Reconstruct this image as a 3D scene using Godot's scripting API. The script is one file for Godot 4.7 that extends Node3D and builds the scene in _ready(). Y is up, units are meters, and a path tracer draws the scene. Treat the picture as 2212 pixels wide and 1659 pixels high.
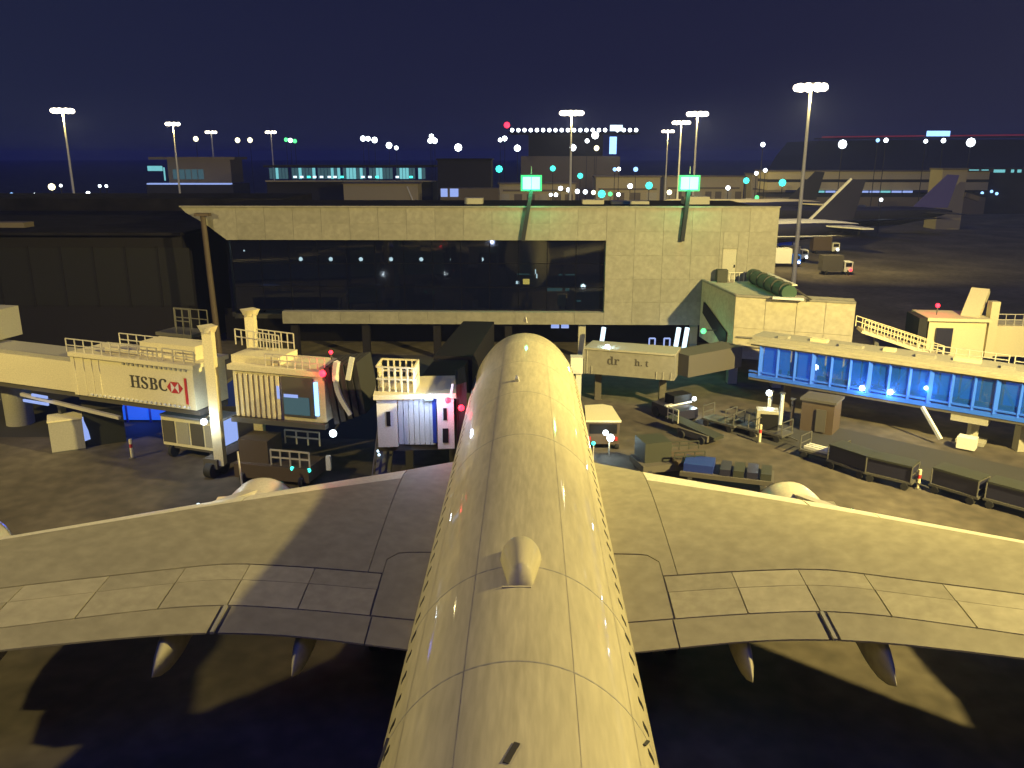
extends Node3D
# Night view down an airliner's fuselage from its tail camera, parked nose-in at a terminal.
# Metres, y up, the aircraft's nose points to -z. All places are world places.

var M := {}
var used := {}
var rng := RandomNumberGenerator.new()

# ------------------------------------------------------------------ small helpers
func lin(r: float, g: float, b: float, a := 1.0) -> Color:
	return Color(r, g, b, a).linear_to_srgb()

func mat(key: String, c: Color, rough := 0.7, metal := 0.0) -> StandardMaterial3D:
	var m := StandardMaterial3D.new()
	m.resource_name = key
	m.albedo_color = c
	m.roughness = rough
	m.metallic = metal
	M[key] = m
	return m

func glow(key: String, c: Color, e: float) -> StandardMaterial3D:
	var m := mat(key, lin(0.02, 0.02, 0.02), 0.6)
	m.emission_enabled = true
	m.emission = c
	m.emission_energy_multiplier = e
	return m

func pane(key: String, c: Color, alpha: float) -> StandardMaterial3D:
	var m := mat(key, Color(c.r, c.g, c.b, alpha), 0.04)
	m.transparency = BaseMaterial3D.TRANSPARENCY_ALPHA
	return m

func noise_tex(seed_: int, freq: float, lo: float, hi: float, size := 512, octaves := 5, warm := 0.0) -> NoiseTexture2D:
	var n := FastNoiseLite.new()
	n.seed = seed_
	n.noise_type = FastNoiseLite.TYPE_SIMPLEX_SMOOTH
	n.frequency = freq
	n.fractal_octaves = octaves
	var g := Gradient.new()
	g.set_color(0, Color(lo, lo * (1.0 - warm), lo * (1.0 - 2.0 * warm)))
	g.set_color(1, Color(hi, hi, hi))
	var t := NoiseTexture2D.new()
	t.width = size
	t.height = size
	t.seamless = true
	t.noise = n
	t.color_ramp = g
	return t

func tri(m: StandardMaterial3D, t: Texture2D, metres: float) -> void:
	m.albedo_texture = t
	m.uv1_triplanar = true
	m.uv1_world_triplanar = true
	m.uv1_scale = Vector3.ONE / metres

func fine(m: StandardMaterial3D, t: Texture2D, metres: float) -> void:
	m.detail_enabled = true
	m.detail_albedo = t
	m.detail_blend_mode = BaseMaterial3D.BLEND_MODE_MUL
	m.uv2_triplanar = true
	m.uv2_world_triplanar = true
	m.uv2_scale = Vector3.ONE / metres

func st_new() -> SurfaceTool:
	var st := SurfaceTool.new()
	st.begin(Mesh.PRIMITIVE_TRIANGLES)
	st.set_smooth_group(-1)
	return st

# a, b, c, d run counterclockwise as seen from outside
func quad(st: SurfaceTool, a: Vector3, b: Vector3, c: Vector3, d: Vector3) -> void:
	st.add_vertex(a); st.add_vertex(c); st.add_vertex(b)
	st.add_vertex(a); st.add_vertex(d); st.add_vertex(c)

func tri3(st: SurfaceTool, a: Vector3, b: Vector3, c: Vector3) -> void:
	st.add_vertex(a); st.add_vertex(c); st.add_vertex(b)

# eight corners: bottom four counterclockwise from above, then top four
func hexa(st: SurfaceTool, p: Array) -> void:
	quad(st, p[4], p[5], p[6], p[7])
	quad(st, p[3], p[2], p[1], p[0])
	for i in 4:
		var j := (i + 1) % 4
		quad(st, p[i], p[j], p[4 + j], p[4 + i])

func box(st: SurfaceTool, c: Vector3, s: Vector3, yaw := 0.0) -> void:
	var b := Basis(Vector3.UP, yaw)
	var h := s * 0.5
	var p := []
	for y in [-h.y, h.y]:
		for k in [[-1, 1], [1, 1], [1, -1], [-1, -1]]:
			p.append(c + b * Vector3(k[0] * h.x, y, k[1] * h.z))
	hexa(st, p)

# a straight bar from a to b, w across (level), h high
func bar(st: SurfaceTool, a: Vector3, b: Vector3, w: float, h: float) -> void:
	var f := (b - a).normalized()
	var s := f.cross(Vector3.UP)
	if s.length() < 0.01:
		s = Vector3.RIGHT
	s = s.normalized() * w * 0.5
	var u := s.cross(f).normalized() * h * 0.5
	quad(st, a - s + u, a + s + u, b + s + u, b - s + u)
	quad(st, b - s - u, b + s - u, a + s - u, a - s - u)
	quad(st, a + s - u, b + s - u, b + s + u, a + s + u)
	quad(st, b - s - u, a - s - u, a - s + u, b - s + u)
	quad(st, a - s - u, a + s - u, a + s + u, a - s + u)
	quad(st, b + s - u, b - s - u, b - s + u, b + s + u)

# a box whose floor runs from a to b: w wide, rises h above the floor
func tunnel(st: SurfaceTool, a: Vector3, b: Vector3, w: float, h: float) -> void:
	bar(st, a + Vector3.UP * h * 0.5, b + Vector3.UP * h * 0.5, w, h)

func tube(st: SurfaceTool, a: Vector3, b: Vector3, r0: float, r1: float, n := 12, caps := true) -> void:
	var f := (b - a).normalized()
	var s := f.cross(Vector3.UP if absf(f.y) < 0.9 else Vector3.RIGHT).normalized()
	var u := f.cross(s)
	st.set_smooth_group(1)
	for i in n:
		var t0 := TAU * i / n
		var t1 := TAU * (i + 1) / n
		var d0 := s * cos(t0) + u * sin(t0)
		var d1 := s * cos(t1) + u * sin(t1)
		quad(st, a + d0 * r0, a + d1 * r0, b + d1 * r1, b + d0 * r1)
	st.set_smooth_group(-1)
	if caps:
		for i in n:
			var t0 := TAU * i / n
			var t1 := TAU * (i + 1) / n
			var d0 := s * cos(t0) + u * sin(t0)
			var d1 := s * cos(t1) + u * sin(t1)
			tri3(st, b, b + d0 * r1, b + d1 * r1)
			tri3(st, a, a + d1 * r0, a + d0 * r0)

# rows of points; rows go one way, points the other; flip turns it inside out
func grid(st: SurfaceTool, rows: Array, flip := false) -> void:
	for i in rows.size() - 1:
		for j in rows[i].size() - 1:
			if flip:
				quad(st, rows[i][j], rows[i][j + 1], rows[i + 1][j + 1], rows[i + 1][j])
			else:
				quad(st, rows[i][j], rows[i + 1][j], rows[i + 1][j + 1], rows[i][j + 1])

func ball(st: SurfaceTool, c: Vector3, r: float, n := 10, squash := 1.0) -> void:
	var rows := []
	for i in n / 2 + 1:
		var e := PI * i / (n / 2) - PI / 2
		var row := []
		for j in n + 1:
			var t := TAU * j / n
			row.append(c + Vector3(cos(e) * cos(t) * r, sin(e) * r * squash, cos(e) * sin(t) * r))
		rows.append(row)
	st.set_smooth_group(1)
	grid(st, rows)
	st.set_smooth_group(-1)

# a flat polygon (x, y counterclockwise as seen from +z) from z0 (back) to z1 (front)
func prism(st: SurfaceTool, poly: PackedVector2Array, z0: float, z1: float) -> void:
	var idx := Geometry2D.triangulate_polygon(poly)
	for i in range(0, idx.size(), 3):
		var a := poly[idx[i]]
		var b := poly[idx[i + 1]]
		var c := poly[idx[i + 2]]
		if (b - a).cross(c - a) < 0.0:
			var t := b
			b = c
			c = t
		tri3(st, Vector3(a.x, a.y, z1), Vector3(b.x, b.y, z1), Vector3(c.x, c.y, z1))
		tri3(st, Vector3(a.x, a.y, z0), Vector3(c.x, c.y, z0), Vector3(b.x, b.y, z0))
	for i in poly.size():
		var a := poly[i]
		var b := poly[(i + 1) % poly.size()]
		quad(st, Vector3(a.x, a.y, z0), Vector3(b.x, b.y, z0), Vector3(b.x, b.y, z1), Vector3(a.x, a.y, z1))

# a level polygon (x, z) between heights y0 and y1
func slab(st: SurfaceTool, poly: PackedVector2Array, y0: float, y1: float) -> void:
	var p := poly.duplicate()
	if Geometry2D.is_polygon_clockwise(p):
		p.reverse()
	var idx := Geometry2D.triangulate_polygon(p)
	for i in range(0, idx.size(), 3):
		var a := p[idx[i]]
		var b := p[idx[i + 1]]
		var c := p[idx[i + 2]]
		if (b - a).cross(c - a) > 0.0:
			var t := b
			b = c
			c = t
		tri3(st, Vector3(a.x, y1, a.y), Vector3(b.x, y1, b.y), Vector3(c.x, y1, c.y))
		tri3(st, Vector3(a.x, y0, a.y), Vector3(c.x, y0, c.y), Vector3(b.x, y0, b.y))
	# the outline is turned so that its walls face outward
	var area := 0.0
	for i in p.size():
		area += p[i].cross(p[(i + 1) % p.size()])
	for i in p.size():
		var a := p[i]
		var b := p[(i + 1) % p.size()]
		if area > 0.0:
			quad(st, Vector3(b.x, y0, b.y), Vector3(a.x, y0, a.y), Vector3(a.x, y1, a.y), Vector3(b.x, y1, b.y))
		else:
			quad(st, Vector3(a.x, y0, a.y), Vector3(b.x, y0, b.y), Vector3(b.x, y1, b.y), Vector3(a.x, y1, a.y))

# ------------------------------------------------------------------ things and parts
func numbered(called: String) -> String:
	if not used.has(called):
		used[called] = 0
		return called
	used[called] += 1
	return "%s_%03d" % [called, used[called]]

func tag(o: Node, label: String, category: String, group := "", kind := "") -> Node:
	if label: o.set_meta("label", label)
	if category: o.set_meta("category", category)
	if group: o.set_meta("group", group)
	if kind: o.set_meta("kind", kind)
	return o

func thing(called: String, label: String, category: String, where := Vector3.ZERO, group := "") -> Node3D:
	var o := Node3D.new()
	o.name = numbered(called)
	add_child(o)
	o.position = where
	tag(o, label, category, group)
	return o

# commit a mesh made in world places under a thing (or under one of its parts)
func obj(called: String, st: SurfaceTool, m: Material, parent: Node3D, label := "") -> MeshInstance3D:
	st.generate_normals()
	var o := MeshInstance3D.new()
	o.name = called
	o.mesh = st.commit()
	o.material_override = m
	parent.add_child(o, true)
	if not parent is MeshInstance3D:
		o.position = -parent.position
	if label: o.set_meta("label", label)
	return o

func setting(called: String, st: SurfaceTool, m: Material) -> MeshInstance3D:
	st.generate_normals()
	var o := MeshInstance3D.new()
	o.name = numbered(called)
	o.mesh = st.commit()
	o.material_override = m
	add_child(o)
	o.set_meta("kind", "structure")
	return o

func copy_of(o: Node3D, called: String, where: Vector3, label: String) -> Node3D:
	var c: Node3D = o.duplicate()
	c.name = numbered(called)
	add_child(c)
	c.position = where
	c.set_meta("label", label)
	return c

func omni(parent: Node3D, at: Vector3, c: Color, e: float, size := 0.3) -> OmniLight3D:
	var l := OmniLight3D.new()
	l.name = "light"
	l.light_color = c
	l.light_energy = e
	l.light_size = size
	l.omni_range = 600.0
	l.omni_attenuation = 2.0
	l.shadow_enabled = true
	parent.add_child(l, true)
	l.position = at - parent.position
	return l

func text_mesh(s: String, height: float, serif := true) -> TextMesh:
	var f := SystemFont.new()
	f.font_names = PackedStringArray(["Droid Serif" if serif else "Droid Sans"])
	f.font_weight = 700
	var t := TextMesh.new()
	t.text = s
	t.font = f
	t.font_size = 64
	t.pixel_size = height / 46.0
	t.depth = 0.02
	return t

const SODIUM := Color(1.0, 0.9, 0.545)

func _ready() -> void:
	rng.seed = 7
	view()
	materials()
	ground()
	terminal()
	pier_left()
	block_right()
	far_buildings()
	aircraft()
	parked_aircraft()
	bridge_left()
	bridge_near()
	bridge_right()
	bridge_far()
	sign_walkway()
	masts()
	guidance_signs()
	apron_things()
	far_lamps()

# ------------------------------------------------------------------ camera, sky, blue fill, exposure
func view() -> void:
	var cam := Camera3D.new()
	cam.name = "camera"
	add_child(cam)
	cam.position = Vector3(0.17, 22.0, 0.0)
	cam.rotation = Vector3(deg_to_rad(-15.4), atan(16.2 / 830.0), 0.0)
	cam.fov = rad_to_deg(2.0 * atan(384.0 / 830.0))
	cam.near = 0.3
	cam.far = 6000.0
	cam.current = true
	# night sky: navy overhead, a faint paler town glow along the horizon, stronger to the right
	var im := Image.create(512, 256, false, Image.FORMAT_RGBAF)
	for y in 256:
		var up := (0.5 - (y + 0.5) / 256.0) * PI
		for x in 512:
			var az := (x + 0.5) / 512.0 * TAU
			var k := exp(-maxf(sin(up), 0.0) * 2.6)
			var side := 0.5 + 0.5 * cos(az - PI - 1.1)
			side = side * side
			var c := Vector3(0.0065, 0.0072, 0.031).lerp(Vector3(0.008, 0.0085, 0.036), k)
			c += Vector3(0.010, 0.020, 0.025) * side * (0.35 + 0.65 * k)
			im.set_pixel(x, y, Color(c.x, c.y, c.z))
	var pm := PanoramaSkyMaterial.new()
	pm.panorama = ImageTexture.create_from_image(im)
	var sky := Sky.new()
	sky.sky_material = pm
	var env := Environment.new()
	env.background_mode = Environment.BG_SKY
	env.sky = sky
	env.tonemap_mode = Environment.TONE_MAPPER_LINEAR
	env.tonemap_exposure = 1.0
	env.fog_enabled = true
	env.fog_density = 0.0003
	env.fog_light_color = Color(0.55, 0.62, 1.0)
	env.sdfgi_enabled = true
	env.ssao_enabled = true
	env.ssil_enabled = true
	var we := WorldEnvironment.new()
	we.name = "environment"
	we.environment = env
	add_child(we)
	# unseen blue fill light, added to tint the shadows navy
	var shadow_fill := DirectionalLight3D.new()
	shadow_fill.name = "shadow_fill"
	shadow_fill.light_color = Color(0.08, 0.3, 0.95)
	shadow_fill.light_energy = 0.17
	shadow_fill.light_angular_distance = 25.0
	shadow_fill.shadow_enabled = true
	shadow_fill.rotation = Vector3(deg_to_rad(-58.0), deg_to_rad(8.0), 0.0)
	add_child(shadow_fill)

func materials() -> void:
	var blotch := noise_tex(11, 0.012, 0.9, 1.0, 512, 4)
	var grime := noise_tex(12, 0.03, 0.88, 1.0, 512, 6)
	var big := noise_tex(13, 0.006, 0.55, 1.0, 1024, 6, 0.03)
	var speck := noise_tex(14, 0.12, 0.7, 1.0, 512, 3)
	M["grime"] = grime
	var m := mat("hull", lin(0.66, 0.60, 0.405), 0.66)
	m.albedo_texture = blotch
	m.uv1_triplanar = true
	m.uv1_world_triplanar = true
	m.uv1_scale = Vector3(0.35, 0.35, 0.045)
	fine(m, grime, 3.1)
	m.clearcoat_enabled = true
	m.clearcoat = 0.28
	m.clearcoat_roughness = 0.05
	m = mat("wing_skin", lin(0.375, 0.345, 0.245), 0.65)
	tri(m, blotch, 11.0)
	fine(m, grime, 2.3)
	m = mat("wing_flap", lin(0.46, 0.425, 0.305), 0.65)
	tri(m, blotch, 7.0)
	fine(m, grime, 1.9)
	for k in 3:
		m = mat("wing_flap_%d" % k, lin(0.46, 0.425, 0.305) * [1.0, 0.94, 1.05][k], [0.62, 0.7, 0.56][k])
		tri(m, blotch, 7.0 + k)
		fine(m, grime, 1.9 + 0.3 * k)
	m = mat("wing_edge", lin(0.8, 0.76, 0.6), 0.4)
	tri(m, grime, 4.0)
	mat("gap", lin(0.13, 0.12, 0.095), 0.9)
	m = mat("cowl", lin(0.62, 0.58, 0.46), 0.3)
	tri(m, grime, 3.0)
	mat("chrome", lin(0.75, 0.72, 0.66), 0.22, 0.9)
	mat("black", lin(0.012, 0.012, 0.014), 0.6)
	mat("rubber", lin(0.02, 0.02, 0.022), 0.85)
	m = mat("concrete", lin(0.17, 0.145, 0.115), 0.85)
	tri(m, big, 90.0)
	fine(m, speck, 9.0)
	m = mat("dark_ground", lin(0.045, 0.043, 0.042), 0.9)
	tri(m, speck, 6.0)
	for k in 3:
		m = mat("clad_%d" % k, lin(0.258, 0.246, 0.218) * [1.0, 0.975, 0.95][k], 0.6)
		tri(m, blotch, 9.0 + k)
		fine(m, grime, 2.7)
	m = mat("clad_light", lin(0.5, 0.455, 0.335), 0.6)
	tri(m, blotch, 8.0)
	fine(m, grime, 2.1)
	mat("joint", lin(0.225, 0.213, 0.18), 0.9)
	m = mat("roof", lin(0.022, 0.021, 0.026), 0.9)
	tri(m, big, 30.0)
	mat("dark_wall", lin(0.014, 0.013, 0.017), 0.6)
	M.dark_wall.metallic_specular = 0.15
	M.roof.metallic_specular = 0.15
	M.black.metallic_specular = 0.25
	mat("interior", lin(0.02, 0.02, 0.026), 0.8)
	mat("frame", lin(0.006, 0.006, 0.012), 0.7)
	M.frame.metallic_specular = 0.1
	pane("tint", lin(0.002, 0.003, 0.014), 0.88)
	pane("clear", lin(0.015, 0.11, 0.55), 0.4)
	m = mat("bridge_paint", lin(0.74, 0.67, 0.45), 0.6)
	tri(m, grime, 2.2)
	m = mat("bridge_grey", lin(0.36, 0.345, 0.30), 0.55)
	tri(m, grime, 2.0)
	mat("bridge_dark", lin(0.075, 0.068, 0.06), 0.7)
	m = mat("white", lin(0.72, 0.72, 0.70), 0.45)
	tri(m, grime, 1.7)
	mat("rail", lin(0.6, 0.57, 0.5), 0.4, 0.3)
	mat("steel", lin(0.13, 0.127, 0.12), 0.5, 0.5)
	mat("blue_paint", lin(0.025, 0.13, 0.8), 0.5)
	mat("blue_deep", lin(0.012, 0.03, 0.22), 0.5)
	mat("green_dark", lin(0.012, 0.05, 0.03), 0.5)
	mat("letters", lin(0.05, 0.045, 0.04), 0.6)
	mat("red_paint", lin(0.42, 0.025, 0.03), 0.5)
	mat("tail_violet_light", lin(0.10, 0.09, 0.30), 0.5)  # violet light on the fin, put into its colour
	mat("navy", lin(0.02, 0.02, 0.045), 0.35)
	mat("olive", lin(0.028, 0.031, 0.025), 0.7)
	m = mat("brown", lin(0.085, 0.06, 0.042), 0.7)
	tri(m, grime, 1.5)
	mat("far_beige", lin(0.34, 0.30, 0.20), 0.8)
	mat("far_brown", lin(0.12, 0.10, 0.075), 0.8)
	mat("far_dark", lin(0.014, 0.014, 0.022), 0.9)
	glow("flood", Color(1.0, 0.95, 0.84), 9.0)
	glow("white_lamp", Color(0.92, 0.97, 1.0), 7.0)
	glow("hall_lamp", Color(0.8, 0.95, 1.0), 55.0)
	glow("hall_lamp_warm", Color(1.0, 0.92, 0.45), 30.0)
	glow("hall_strip", Color(0.5, 0.85, 0.88), 4.0)
	glow("teal_lamp", Color(0.25, 0.95, 0.85), 2.6)
	glow("green_lamp", Color(0.35, 1.0, 0.55), 2.2)
	glow("blue_lamp", Color(0.55, 0.75, 1.0), 2.6)
	glow("yellow_lamp", Color(1.0, 0.96, 0.76), 4.5)
	glow("red_lamp", Color(1.0, 0.12, 0.2), 8.0)
	glow("red_soft", Color(0.75, 0.14, 0.22), 0.3)
	glow("sign_green", Color(0.5, 1.0, 0.84), 3.2)
	glow("sign_halo", Color(0.0, 0.85, 0.45), 1.5)
	glow("lit_window", Color(0.50, 0.85, 0.88), 0.85)
	glow("lit_window_dim", Color(0.34, 0.56, 0.62), 0.32)
	glow("lit_blue", Color(0.1, 0.38, 1.0), 0.8)
	glow("lit_bridge", Color(0.04, 0.40, 0.95), 0.7)
	glow("tube_white", Color(0.82, 0.93, 1.0), 2.0)
	glow("strip", Color(0.62, 0.72, 1.0), 0.9)

# ------------------------------------------------------------------ ground
func ground() -> void:
	var st := st_new()
	quad(st, Vector3(-2600, 0, 400), Vector3(2600, 0, 400), Vector3(2600, 0, -4200), Vector3(-2600, 0, -4200))
	setting("ground", st, M.concrete)
	st = st_new()
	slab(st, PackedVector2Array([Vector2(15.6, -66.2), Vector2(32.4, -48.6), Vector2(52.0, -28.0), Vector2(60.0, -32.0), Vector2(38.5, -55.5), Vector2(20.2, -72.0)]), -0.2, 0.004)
	setting("road", st, M.dark_ground)  # a darker strip laid on the concrete
	st = st_new()
	slab(st, PackedVector2Array([Vector2(-120, -60.0), Vector2(-38, -63.0), Vector2(-6, -63.0), Vector2(-2, -92.0), Vector2(-120, -92.0)]), -0.2, 0.004)
	setting("road", st, M.dark_ground)

# ------------------------------------------------------------------ terminal
func facade_panel(parent: Node3D, x0: float, x1: float, y0: float, y1: float, z: float) -> void:
	var st := st_new()
	var g := 0.025
	box(st, Vector3((x0 + x1) / 2, (y0 + y1) / 2, z + 0.02), Vector3(x1 - x0 - g, y1 - y0 - g, 0.05))
	obj("cladding_panel", st, M["clad_%d" % (rng.randi() % 3)], parent)

func terminal() -> void:
	var t := thing("terminal_building", "long beige terminal building with dark window band behind the airliner's nose", "building", Vector3(-5, 0, -100))
	# shell behind the cladding
	var st := st_new()
	prism(st, PackedVector2Array([Vector2(-32.4, 13.2), Vector2(8.5, 13.2), Vector2(8.5, 16.62), Vector2(-37.1, 16.62), Vector2(-36.6, 16.1), Vector2(-34.6, 14.9)]), -92.0, -90.0)
	obj("fascia", st, M.joint, t)
	st = st_new()
	box(st, Vector3(-9.25, 4.7, -91.0), Vector3(35.5, 1.36, 2.0))
	obj("lower_band", st, M.joint, t)
	st = st_new()
	box(st, Vector3(17.6, 10.35, -91.5), Vector3(18.2, 12.66, 2.98))
	obj("end_wall", st, M.joint, t)
	# cladding panels of the fascia; the left end is cut on the slant
	st = st_new()
	prism(st, PackedVector2Array([Vector2(-32.42, 13.2), Vector2(-31.2, 13.2), Vector2(-31.2, 16.66), Vector2(-37.1, 16.66), Vector2(-36.6, 16.1), Vector2(-34.6, 14.9)]), -89.996, -89.95)
	obj("cladding_panel", st, M.clad_0, t)
	var x := -31.2
	for k in 13:
		facade_panel(t, x, x + 3.0535, 13.2, 14.95, -90.0)
		facade_panel(t, x, x + 3.0535, 14.95, 16.66, -90.0)
		x += 3.0535
	x = -27.0
	for k in 11:
		facade_panel(t, x, x + 3.227, 4.02, 5.38, -90.0)
		x += 3.227
	for i in 6:
		for j in 5:
			var x0 := 8.5 + i * 3.035
			if i == 4 and (j == 2 or j == 3):
				continue
			facade_panel(t, x0, x0 + 3.035, 4.02 + j * 2.53, 4.02 + (j + 1) * 2.53, -90.0)
	# the door high on the end wall and the panels round it
	facade_panel(t, 20.64, 21.0, 9.08, 14.14, -90.0)
	facade_panel(t, 22.6, 23.675, 9.08, 14.14, -90.0)
	facade_panel(t, 21.0, 22.6, 12.4, 14.14, -90.0)
	st = st_new()
	box(st, Vector3(21.8, 10.7, -90.02), Vector3(1.5, 3.3, 0.06))
	var door := obj("door", st, M.bridge_grey, t)
	st = st_new()
	for q in [[21.03, 10.7, 0.08, 3.4], [22.57, 10.7, 0.08, 3.4], [21.8, 12.37, 1.62, 0.08]]:
		box(st, Vector3(q[0], q[1], -89.96), Vector3(q[2], q[3], 0.1))
	obj("door_frame", st, M.joint, door)
	st = st_new()
	box(st, Vector3(22.35, 10.5, -89.95), Vector3(0.12, 0.3, 0.08))
	obj("handle", st, M.black, door)
	# parapet cap, roof, back, sides
	st = st_new()
	box(st, Vector3(-5.2, 16.74, -90.0), Vector3(63.9, 0.14, 0.5))
	obj("parapet_cap", st, M.clad_1, t)
	st = st_new()
	slab(st, PackedVector2Array([Vector2(-37.0, -92.1), Vector2(26.6, -92.1), Vector2(26.6, -112), Vector2(-37.0, -112)]), 15.9, 16.3)
	obj("roof_deck", st, M.roof, t)
	st = st_new()
	box(st, Vector3(-5.2, 8.1, -112.2), Vector3(63.6, 16.2, 0.4))
	obj("rear_wall", st, M.dark_wall, t)
	st = st_new()
	box(st, Vector3(26.4, 10.0, -102.6), Vector3(0.5, 12.0, 19.0))
	obj("side_wall", st, M.clad_1, t)
	# interior floor, ceiling, partitions
	st = st_new()
	box(st, Vector3(-12, 4.45, -101.5), Vector3(42, 0.5, 19))
	obj("upper_floor", st, M.interior, t)
	st = st_new()
	box(st, Vector3(-12, 13.7, -101.5), Vector3(42, 0.4, 19))
	obj("ceiling", st, M.interior, t)
	st = st_new()
	box(st, Vector3(-33.1, 8.9, -101), Vector3(0.3, 9.0, 18))
	obj("partition_wall", st, M.interior, t)
	st = st_new()
	box(st, Vector3(-12, 9.0, -108), Vector3(42, 9.0, 0.3))
	obj("partition_wall", st, M.interior, t)
	# glazing: thirteen bays, three rows
	for i in 13:
		var x0 := -32.3 + i * 3.1385
		for r in [[5.45, 8.0], [8.0, 10.6], [10.6, 13.15]]:
			st = st_new()
			box(st, Vector3(x0 + 1.569, (r[0] + r[1]) / 2, -90.9), Vector3(3.06, r[1] - r[0] - 0.07, 0.04))
			obj("glass_pane", st, M.tint, t)
		st = st_new()
		box(st, Vector3(x0, 9.3, -90.98), Vector3(0.09, 7.7, 0.1))
		obj("mullion", st, M.frame, t)
	for y in [5.42, 8.0, 10.6, 13.16]:
		st = st_new()
		box(st, Vector3(-11.9, y, -91.0), Vector3(40.8, 0.08, 0.1))
		obj("transom", st, M.frame, t)
	# ceiling lamps and lit things inside
	for k in 7:
		st = st_new()
		ball(st, Vector3(-25.9 + k * 3.46, 10.55, -95.0), 0.24 if k != 5 else 0.16, 8)
		obj("ceiling_lamp", st, M.hall_lamp, t)
	st = st_new()
	ball(st, Vector3(-33.0 + 1.0, 11.6, -94.0), 0.09, 8)
	obj("ceiling_lamp", st, M.hall_lamp, t)
	for q in [[-1.05, 8.0, 0.34, 0.32, "hall_lamp"], [-0.05, 8.1, 0.75, 0.6, "hall_lamp_warm"], [1.15, 8.75, 0.12, 0.5, "hall_lamp"], [1.0, 9.25, 0.1, 0.5, "hall_lamp"]]:
		st = st_new()
		box(st, Vector3(q[0], q[1], -94.5), Vector3(q[2], q[3], 0.1))
		obj("wall_screen", st, M[q[4]], t)
	for q in [[3.6, 7.2, 2.6, 0.35], [4.6, 8.9, 2.0, 0.12], [-0.4, 8.95, 1.4, 0.1], [6.0, 5.9, 0.5, 0.18]]:
		st = st_new()
		box(st, Vector3(q[0], q[1], -94.5), Vector3(q[2], q[3], 0.1))
		obj("display_strip", st, M.hall_strip, t)
	for xx in [-30.2, -24.2, -16.3, -8.4, -5.2, 4.2]:
		st = st_new()
		box(st, Vector3(xx, 9.0, -93.6), Vector3(0.32, 9.0, 0.32))
		obj("column", st, M.frame if xx < 4.0 else M.bridge_grey, t)
	# undercroft: recessed ground floor with lit bays
	st = st_new()
	box(st, Vector3(-5.2, 2.0, -99.6), Vector3(63.4, 4.0, 0.4))
	obj("ground_floor_wall", st, M.dark_wall, t)
	for xx in [-26.0, -18.0, -10.0, -2.0, 6.2, 18.6, 25.6]:
		st = st_new()
		box(st, Vector3(xx, 1.99, -91.2), Vector3(0.8, 3.98, 0.8))
		obj("undercroft_column", st, M.bridge_grey if xx > 0.0 else M.dark_wall, t)
	for q in [[8.3, -87.4], [16.3, -87.4], [17.2, -87.4]]:
		st = st_new()
		tube(st, Vector3(q[0] - 0.35, 1.2, q[1]), Vector3(q[0], 4.25, q[1]), 0.24, 0.24, 10)
		obj("lit_column", st, M.tube_white, t)  # columns lit white, that light painted as a glow
	for q in [[3.2, 3.9, 0.9], [4.3, 3.9, 0.85]]:
		st = st_new()
		box(st, Vector3(q[0], q[1], -91.0), Vector3(q[2], 0.95, 0.1))
		obj("lit_pane", st, M.strip, t)
	for q in [[13.6, 0.62], [15.2, 0.62]]:
		st = st_new()
		for s in [-1, 1]:
			box(st, Vector3(q[0] + s * q[1] * 0.5, 2.2, -88.0), Vector3(0.14, 1.5, 0.14))
			box(st, Vector3(q[0], 2.2 + s * 0.75, -88.0), Vector3(q[1], 0.14, 0.14))
		obj("lit_frame", st, M.strip, t)  # white frames, their brightness painted as a glow
	st = st_new()
	box(st, Vector3(14.4, 1.45, -88.0), Vector3(1.0, 0.35, 0.14))
	obj("lit_frame", st, M.strip, t)
	for q in [[12.0, 3.3, 1.2], [14.1, 3.45, 0.9], [9.6, 3.3, 0.8]]:
		st = st_new()
		box(st, Vector3(q[0], q[1], -95.0), Vector3(q[2], 0.14, 0.1))
		obj("lit_strip", st, M.lit_window, t)
	# plant on the roof
	for q in [[8.0, 2.6, 0.5], [12.5, 4.5, 0.35], [-6.5, 2.2, 0.7], [20.5, 3.0, 0.9]]:
		st = st_new()
		box(st, Vector3(q[0], 16.3 + q[2] * 0.5, -104.0), Vector3(q[1], q[2], 2.4))
		obj("roof_unit", st, M.bridge_grey, t)

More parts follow.
